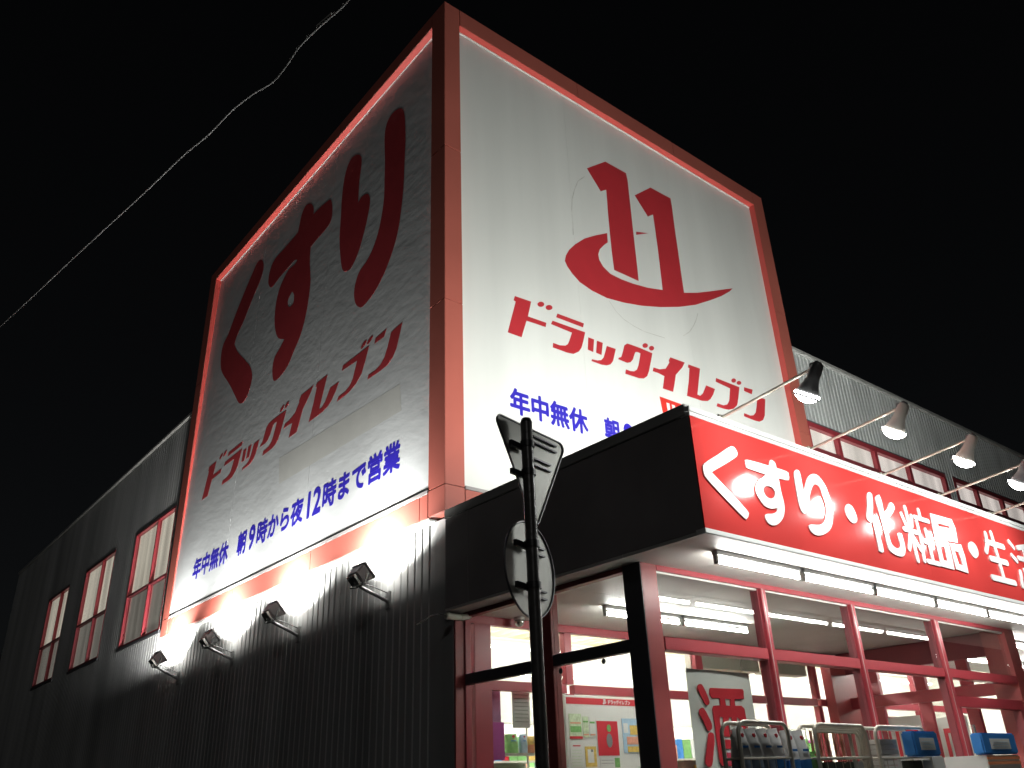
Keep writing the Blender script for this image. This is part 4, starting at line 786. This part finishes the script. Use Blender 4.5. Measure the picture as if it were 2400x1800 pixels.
# ------------------------------------------------------------------ sake banner just inside the front glass
ban = thing('sake_banner', 'white hanging banner with a big red 酒 character inside the front glass', 'banner', loc=(1.26, -2.485, 1.2))
b = MB()
NX, NZ = 8, 14; vs = []; fs = []
for j in range(NZ + 1):
    for i in range(NX + 1):
        u, v = i / NX, j / NZ
        vs.append((.81 + u * .90, -2.480 + .008 * math.sin(u * 5 + v * 3), 1.0 + v * 1.502))
for j in range(NZ):
    for i in range(NX): fs.append((j * (NX + 1) + i, j * (NX + 1) + i + 1, (j + 1) * (NX + 1) + i + 1, (j + 1) * (NX + 1) + i))
b.add(vs, fs)
lp(ban, 'cloth', b, M['paper'], smooth=True)
for gph in TR['sake']:
    lp(ban, 'brush_stroke', on_front(flat(gph[1:], gph[0], .004), -2.493), M['red'])
for x in (.9, 1.6):
    b = MB(); b.tube([(x, -2.48, 2.50), (x, -2.48, 2.62)], .004, 6); lp(ban, 'hanging_cord', b, M['paper'])

# ------------------------------------------------------------------ goods seen through the left bay of the side glass
def item(name, label, cat, x0, x1, y0, y1, z0, z1, m, bevel=.01, group=None):
    b = MB(); b.box(x0, x1, y0, y1, z0, z1)
    cx, cy = (x0 + x1) / 2, (y0 + y1) / 2
    b.v = [(x - cx, y - cy, z - z0) for x, y, z in b.v]
    o = obj(name, b, m, None, bevel); o.location = (cx, cy, z0)
    return tag(o, label, cat, group)
rack = thing('wire_rack', 'cream wire rack with goods behind the left bay of the side glass', 'rack', loc=(0.8, 0.35, .14))
for z in (1.62, 1.95):
    b = MB(); b.box(0.62, 1.60, .30, .62, z, z + .02); lp(rack, 'shelf_board', b, M['shelf'], bevel=.003)
for x in (0.63, 1.58):
    b = MB(); b.tube([(x, .62, .14), (x, .62, 2.6)], .012, 8); lp(rack, 'upright', b, M['shelf'])
for k in range(7):
    b = MB(); b.tube([(.7 + k * .13, .31, 1.3), (.74 + k * .13, .31, 1.62)], .005, 6); lp(rack, 'wire', b, M['shelf'])
def pouch(name, label, x, y, z, wd, ht, dp, top, bottom, split, group=None, parent=None):
    t = thing(name, label, 'pouch', group, (x, y, z))
    def ringz(zz, sx, sy): return [(sx * wd / 2 * math.cos(a), sy * dp / 2 * math.sin(a), zz) for a in [2 * math.pi * k / 14 for k in range(14)]]
    prof = [(0, .95, .9), (.05, 1, 1), (split, 1, .95), (split + .12, .99, .8), (.82, .985, .5), (.93, .97, .15), (1.0, .965, .05)]
    def seg(pr, nm, m):
        b = MB(); vs = []; fs = []
        for h, sx, sy in pr:
            # squarish cross section
            vs += [(math.copysign(abs(math.cos(a)) ** .45, math.cos(a)) * sx * wd / 2, math.copysign(abs(math.sin(a)) ** .7, math.sin(a)) * sy * dp / 2, h * ht + .02 * ht * math.cos(a) * (h > .3)) for a in [2 * math.pi * k / 16 for k in range(16)]]
        for i in range(len(pr) - 1):
            for k in range(16): fs.append((i * 16 + k, i * 16 + (k + 1) % 16, (i + 1) * 16 + (k + 1) % 16, (i + 1) * 16 + k))
        fs.append(tuple(range(16))[::-1]); fs.append(tuple((len(pr) - 1) * 16 + k for k in range(16)))
        b.add(vs, fs); obj(nm, b, m, t, smooth=True)
    seg(prof[:3], 'lower_body', bottom); seg(prof[2:], 'upper_body', top)
    b = MB(); b.tube([(wd * .12, -dp * .16, ht * .86), (wd * .12, -dp * .26, ht * .86)], wd * .10, 10); obj('badge', b, M['red'], t)
    b = MB(); b.box(-wd * .2, wd * .2, -dp * .50, -dp * .44, ht * .62, ht * .66); obj('print', b, M['cobalt'], t)
    return t
pouch('product_pouch', 'green pouch on the rack behind the left bay', 1.18, .42, 1.97, .17, .2, .1, M['green'], M['green'], .5)
pouch('product_pouch', 'orange pouch on the rack next to the street pole', 1.50, .42, 1.97, .16, .18, .1, M['yellow'], M['orange'], .5)
pouch('product_pouch', 'pale blue pouch on the rack between green and orange ones', 1.35, .42, 1.97, .10, .2, .08, M['sky_b'], M['sky_b'], .5)
t = thing('hanging_banner', 'mauve and magenta vertical banner at the left jamb inside the shop', 'banner', loc=(.80, .28, 1.9))
b = MB(); b.box(.70, .93, .27, .278, 2.28, 2.62); lp(t, 'upper_sheet', b, M['mauve'])
b = MB(); b.box(.70, .97, .27, .278, 1.90, 2.278); lp(t, 'lower_sheet', b, M['magenta'])
t = thing('hanging_price_sheet', 'grey printed sheet hanging inside the left bay of the side glass', 'sheet', loc=(1.1, .25, 2.3))
b = MB(); b.box(1.08, 1.33, .25, .256, 2.22, 2.62); lp(t, 'sheet', b, M['trim'])
for k in range(8):
    b = MB(); b.box(1.11, 1.30, .244, .2495, 2.56 - k * .04, 2.568 - k * .04); lp(t, 'print_line', b, M['greytext'])
for y_, z_ in ((-.584, 2.66), (-1.50, 2.566), (-2.058, 2.582)):
    b = MB(); b.tube([(.244, y_, z_), (.238, y_, z_)], .024, 14); o = lp(ves, 'suction_hook', b, M['greytext'])
# goods to the right of the corner column
t = thing('price_poster', 'white poster with red characters right of the corner column', 'poster', loc=(1.0, -2.2, 1.4))
b = MB(); b.box(.56, .80, -2.2, -2.194, 1.72, 2.06); lp(t, 'sheet', b, M['paper'])
lp(t, 'lettering', on_front(text_mb('特価', (.60, .72, 1.94, 2.03), bold=.03, depth=.003), -2.203), M['red'])
lp(t, 'lettering', on_front(text_mb('円', (.62, .70, 1.83, 1.92), bold=.03, depth=.003), -2.203), M['red'])
item('carton', 'white printed carton below the price poster by the corner column', 'carton', .52, .84, -2.35, -2.1, 1.55, 1.70, M['paper'])
item('carton', 'pink and beige carton under the white carton by the corner column', 'carton', .52, .84, -2.35, -2.1, 1.38, 1.548, M['pink'])
b = MB(); b.box(.5, .86, -2.38, -2.08, .13, 1.378); o = obj('display_table', b, M['shelf'], None, .01); tag(o, 'cream display stand carrying cartons beside the corner column', 'display stand')

# ------------------------------------------------------------------ roll carts and goods on the pavement
def cart(x0, x1, y0, dy, zt, label, nested=1, slats=True):
    t = thing('roll_cart', label, 'roll cart', 'cream tubular roll carts outside the front glass', ((x0 + x1) / 2, y0, .13))
    hx = (x1 - x0) / 2; H = zt - .13; r = .075
    def U(y):
        pts = [(-hx, y, .12), (-hx, y, H - r)]
        for k in range(1, 6):
            a = math.pi - k * math.pi / 10
            pts.append((-hx + r + r * math.cos(a), y, H - r + r * math.sin(a)))
        for k in range(1, 6):
            a = math.pi / 2 - k * math.pi / 10
            pts.append((hx - r + r * math.cos(a), y, H - r + r * math.sin(a)))
        pts.append((hx, y, .12)); return pts
    for k in range(2):
        b = MB(); b.tube(U(k * dy), .0135, 10); obj('frame', b, M['cart'], t, smooth=True)
    for k in range(1, nested):
        b = MB(); b.tube([(p[0] + .028 * k, p[1] - .0, p[2] - .012 * k) for p in U(.035 * k)][len(U(0)) // 2:], .010, 8); obj('frame', b, M['cart'], t, smooth=True)
    for z in (H - .215, H - .62, .5, .16):
        for yy in (0, dy):
            b = MB(); b.tube([(-hx, yy, z), (hx, yy, z)], .008, 8); obj('rail', b, M['cart'], t, smooth=True)
        for xx in (-hx, hx):
            b = MB(); b.tube([(xx, 0, z), (xx, dy, z)], .007, 8); obj('rail', b, M['cart'], t, smooth=True)
    n = int((x1 - x0) / .085)
    for k in range(1, n):
        xx = -hx + k * (2 * hx) / n
        b = MB(); b.tube([(xx, dy, .16), (xx, dy, H)], .0035, 6); obj('wire', b, M['cart'], t)
        b = MB(); b.tube([(xx, 0, .16), (xx, 0, H - .215)], .003, 6); obj('wire', b, M['cart'], t)
    for z in (.17, H - .36):
        b = MB(); b.box(-hx + .01, hx - .01, .01, dy - .01, z, z + .015); obj('shelf_board', b, M['trim'], t)
    for xx in (-hx, hx):
        for yy in (0, dy):
            b = MB(); b.tube([(xx - .015, yy, .05), (xx + .015, yy, .05)], .05, 12); obj('caster', b, M['black'], t, smooth=True)
    return t
YC = -3.9
cart(-.465, .065, YC, .13, 1.945, 'cream roll cart nearest the corner, packed with grey blue refill packs')
cart(.38, 1.04, YC, .13, 1.94, 'middle cream roll cart with nested frames and an empty wire top', nested=4)
cart(1.17, 1.92, YC, .15, 1.935, 'right hand cream roll cart holding cartons and a blue framed box')
SHZ = 1.945 - .36 + .016
gp = 'refill packs standing in the carts'
for i, (x, tp, bt) in enumerate(((-.385, 'white', 'tape'), (-.265, 'white', 'tape'), (-.14, 'white', 'tape'), (-.02, 'white', 'cobalt'))):
    pouch('refill_pack', ('grey blue refill pack at the far left of the corner cart', 'grey blue refill pack second from the left in the corner cart', 'grey blue refill pack third from the left in the corner cart', 'darker blue refill pack at the right of the corner cart')[i],
          x, YC + .065, SHZ - .0, .128, .31, .10, M['trim' if i < 3 else 'white'], M[bt], .45, gp)  # grey tops put the shade on translucent plastic into the colour
item('carton', 'tall stack base carton between the first two carts under the bright blue packs', 'carton', .09, .36, YC + .02, YC + .35, .13, 1.55, M['crate'])
pouch('refill_pack', 'bright white and cobalt refill pack just right of the corner cart', .155, YC + .08, 1.551, .14, .355, .11, M['white'], M['cobalt'], .48, gp)
pouch('refill_pack', 'bright white and cobalt refill pack left of the green bottle pack', .285, YC + .08, 1.551, .14, .355, .11, M['white'], M['cobalt'], .48, gp)
pouch('refill_pack', 'slim green refill pack beside the bright cobalt packs', .425, YC + .07, SHZ, .07, .17, .07, M['green'], M['green'], .5, gp)
for i in range(4):
    item('crate', ('dark crate panel at the left of the middle cart', 'dark crate panel second in the middle cart', 'dark crate panel third in the middle cart', 'pale grey box at the right of the middle cart')[i], 'crate', .475 + i * .125, .59 + i * .125, YC + .02, YC + .11, SHZ, SHZ + .10, M['crate' if i < 3 else 'trim'], .004)
for i in range(5):
    item('price_rail', ('salmon price strip at the far left of the middle cart', 'salmon price strip second in the middle cart', 'salmon price strip at the centre of the middle cart', 'salmon price strip fourth in the middle cart', 'salmon price strip at the right of the middle cart')[i], 'price strip', .52 + i * .095, .545 + i * .095, YC + .125, YC + .135, SHZ + .11, SHZ + .31, M['pink'], .002)
# right cart: white carton stack, blue framed box, crates
b = MB()
t = thing('carton_stack', 'stack of flat off white cartons at the left of the right hand cart', 'cartons', loc=(1.38, YC + .2, SHZ))
for k in range(7):
    b = MB(); b.box(1.25 + .004 * (k % 2), 1.50, YC + .02, YC + .13, SHZ + k * .036, SHZ + k * .036 + .033); lp(t, 'carton', b, M['paper'], bevel=.003)
def bluebox(x0, x1, y, z0, z1, label):
    t = thing('blue_display_box', label, 'display box', 'blue framed display boxes', ((x0 + x1) / 2, y, z0))
    b = MB(); b.box(x0, x1, y, y + .10, z0, z1); lp(t, 'case', b, M['cobalt'], bevel=.012)
    wd, h = x1 - x0, z1 - z0
    b = MB(); b.box(x0 + wd * .2, x1 - wd * .22, y - .004, y - .001, z0 + h * .24, z1 - h * .27); lp(t, 'label_sheet', b, M['paper'])
    for k in range(3):
        b = MB(); b.box(x0 + wd * .26, x1 - wd * .28, y - .006, y - .0045, z0 + h * (.34 + .11 * k), z0 + h * (.355 + .11 * k)); lp(t, 'print_line', b, M['sky_b'])
    return t
bluebox(1.50, 1.88, YC - .12, 1.725, 1.90, 'blue box with a white label hanging on the right hand cart')
for i in range(3):
    item('crate', ('dark crate under the white cartons in the right hand cart', 'dark crate under the blue box in the right hand cart', 'grey crate at the right end of the right hand cart')[i], 'crate', 1.46 + i * .15, 1.60 + i * .15, YC - .015, YC + .0, 1.5, 1.70, M['crate' if i < 2 else 'trim'], .003)
item('carton', 'light grey carton standing right of the right hand cart', 'carton', 1.95, 2.15, YC, YC + .3, .13, 1.73, M['paper'])
bluebox(2.84, 3.50, YC - .03, 1.735, 1.905, 'blue box with a white label on the striped stand by the doorway')
t = thing('striped_stand', 'display stand with orange striped header under the right blue box', 'display stand', loc=(3.17, YC + .15, .13))
b = MB(); b.box(2.86, 3.50, YC - .02, YC + .35, .13, 1.73); lp(t, 'body', b, M['paper'], bevel=.006)
for k in range(2):
    b = MB(); b.box(2.86, 3.50, YC - .026, YC - .0205, 1.695 - k * .04, 1.718 - k * .04); lp(t, 'stripe', b, M['orange'])

# ------------------------------------------------------------------ traffic sign post
PX, PY = -1.902, -3.66
TH = math.radians(13)
post = thing('traffic_sign_post', 'dark steel sign post in the foreground seen from behind its two signs', 'sign post', loc=(PX, PY, 0))
b = MB(); b.tube([(0, 0, 0), (0, 0, 3.74)], .0382, 20); obj('pole', b, M['pole'], post, smooth=True)
b = MB(); b.tube([(0, 0, 3.741), (0, 0, 3.77)], [.040, .030], 20); obj('cap', b, M['black'], post, smooth=True)
uu = Vector((math.cos(TH), math.sin(TH), 0)); nn = Vector((-math.sin(TH), math.cos(TH), 0))
def plate(outline, cx, cz, gap, label, cat, name, ribs, clamps, th=TH):
    uu = Vector((math.cos(th), math.sin(th), 0)); nn = Vector((-math.sin(th), math.cos(th), 0))
    t = thing(name, label, cat, None, (PX + nn.x * gap, PY + nn.y * gap, cz))
    def W(u, v, w_): return tuple(uu * (u + cx) + nn * w_ + Vector((0, 0, v)))
    n = len(outline)
    b = MB(); vs = [W(u, v, 0) for u, v in outline] + [W(u, v, .004) for u, v in outline]
    b.add(vs, [tuple(range(n)), tuple(range(2 * n - 1, n - 1, -1))] + [(k, (k + 1) % n, n + (k + 1) % n, n + k) for k in range(n)])
    obj('plate', b, M['alu'], t)
    b = MB(); b.tube([W(u, v, -.004) for u, v in outline] + [W(*outline[0], -.004)], .007, 6); obj('rim', b, M['blackrail'], t, smooth=True)
    b = MB(); vs = [W(u * .97, v * .97, .0045) for u, v in outline]; b.add(vs, [tuple(range(n))]); obj('printed_face', b, M['red'], t)
    for v, h0, h1 in ribs:
        for dv in (-.022, .022):
            b = MB(); p0, p1 = W(h0, v + dv - .006, -.018), W(h1, v + dv + .006, -.0005)
            b.add([W(h0, v + dv - .005, -.02), W(h1, v + dv - .005, -.02), W(h1, v + dv + .005, -.02), W(h0, v + dv + .005, -.02),
                   W(h0, v + dv - .005, -.0005), W(h1, v + dv - .005, -.0005), W(h1, v + dv + .005, -.0005), W(h0, v + dv + .005, -.0005)],
                  [(0, 1, 2, 3), (7, 6, 5, 4), (0, 4, 5, 1), (1, 5, 6, 2), (2, 6, 7, 3), (3, 7, 4, 0)])
            obj('stiffener', b, M['blackrail'], t)
    for v in clamps:
        b = MB(); c0 = Vector((-nn.x * gap, -nn.y * gap, v))
        b.tube([c0 - Vector((0, 0, .02)), c0 + Vector((0, 0, .02))], .046, 18, caps=False)
        obj('clamp_band', b, M['black'], t, smooth=True)
        b = MB()
        def L(a, e, w_): return tuple(Vector((-nn.x * gap, -nn.y * gap, 0)) + uu * a + nn * w_ + Vector((0, 0, e)))
        b.add([L(-.11, v - .018, .042), L(.06, v - .018, .042), L(.06, v + .018, .042), L(-.11, v + .018, .042),
               L(-.11, v - .018, gap - .021), L(.06, v - .018, gap - .021), L(.06, v + .018, gap - .021), L(-.11, v + .018, gap - .021)],
              [(0, 1, 2, 3), (7, 6, 5, 4), (0, 4, 5, 1), (1, 5, 6, 2), (2, 6, 7, 3), (3, 7, 4, 0)])
        obj('clamp_bracket', b, M['black'], t)
    return t
def rounded_tri(side, r, n=7):
    h = side * math.sqrt(3) / 2
    V_ = [(-side / 2, h / 3), (side / 2, h / 3), (0, -2 * h / 3)]
    out = []
    for i in range(3):
        a, c, e = Vector(V_[i - 1]), Vector(V_[i]), Vector(V_[(i + 1) % 3])
        inw = ((a - c).normalized() + (e - c).normalized()).normalized()
        ctr = c + inw * (r / math.sin(math.radians(30)))
        start = math.atan2(-inw.y, -inw.x)
        d = (c - a).cross(e - c) if False else ((c.x - a.x) * (e.y - c.y) - (c.y - a.y) * (e.x - c.x))
        sgn = 1 if d > 0 else -1
        for k in range(n):
            an = start + sgn * math.radians(-60 + 120 * k / (n - 1))
            out.append((ctr.x + r * math.cos(an), ctr.y + r * math.sin(an)))
    return out
plate(rounded_tri(.80, .045), .165, 3.54, .085, 'inverted triangular traffic sign seen from behind at the top of the post', 'traffic sign', 'triangle_sign_plate', [(.16, .0, .27), (.0, -.02, .19)], [.05, -.14])
plate([(.295 * math.cos(2 * math.pi * k / 36), .295 * math.sin(2 * math.pi * k / 36)) for k in range(36)], .105, 2.82, .085, 'round traffic sign seen from behind below the triangular one', 'traffic sign', 'round_sign_plate', [(.13, -.02, .17), (-.14, -.02, .17)], [.12, -.13], math.radians(19))

# ------------------------------------------------------------------ pipe stub and wires at the corner
t = thing('drain_pipe', 'short cream plastic pipe elbow under the canopy at the wall corner', 'pipe', loc=(0.1, -0.1, 3.27))
b = MB(); b.tube([(-.16, 0, -.005), (.05, 0, .0), (.13, 0, .015), (.17, 0, .05), (.18, 0, .062)], .033, 14); obj('elbow', b, M['pvc'], t, smooth=True)
for xx in (-.15, .03): b = MB(); b.tube([(xx, 0, 0), (xx + .03, 0, 0)], .038, 14); obj('collar', b, M['pvc'], t, smooth=True)
t = tag(obj('loose_wire', MB().tube([(-.06, -.1, 3.27), (-.16, -.12, 3.28), (-.28, -.16, 3.24), (-.42, -.2, 3.16), (-.5, -.22, 3.12)], .007, 6), M['cable'], None, smooth=True), 'thin pale wire curling left from the pipe elbow at the wall corner', 'wire')

# ------------------------------------------------------------------ overhead cable
CP = [(-2.76, -2.93, 8.10), (-2.83, -2.607, 8.037), (-2.856, -2.489, 7.995), (-2.927, -2.173, 7.987), (-2.988, -1.898, 7.934), (-3.023, -1.74, 7.80), (-3.061, -1.568, 7.721), (-3.132, -1.248, 7.797), (-3.21, -0.9, 7.80), (-3.29, -0.539, 7.700), (-3.387, -0.103, 7.707), (-3.502, 0.414, 7.616), (-3.691, 1.263, 7.516), (-3.844, 1.95, 7.436), (-4.048, 2.867, 7.309), (-4.264, 3.837, 7.193), (-4.368, 4.307, 7.153), (-5.6, 9.9, 6.7)]
t = thing('overhead_cable', 'sagging overhead cable with spiral hanger crossing the night sky', 'cable', loc=(-3.3, -0.5, 7.7))
fine = []
for i in range(len(CP) - 1):
    a, c = Vector(CP[i]), Vector(CP[i + 1])
    for k in range(5): fine.append(a.lerp(c, k / 5))
fine.append(Vector(CP[-1]))
for _ in range(3): fine = [fine[0]] + [(fine[i - 1] + fine[i] * 2 + fine[i + 1]) / 4 for i in range(1, len(fine) - 1)] + [fine[-1]]
b = MB(); b.tube(fine, .010, 8); lp(t, 'cable', b, M['cable'], smooth=True)
d = [(p + Vector((.013 * math.sin(i * 2.1), 0, .018 + .013 * math.cos(i * 2.1)))) for i, p in enumerate(fine[:26])]
b = MB(); b.tube(d, .004, 6); lp(t, 'hanger_spiral', b, M['cable'], smooth=True)
p0, p1 = Vector((-2.885, -2.36, 8.02)), Vector((-2.93, -2.16, 8.01))
b = MB(); b.tube([p0, p1], .013, 10); lp(t, 'sleeve', b, M['tag'], smooth=True)
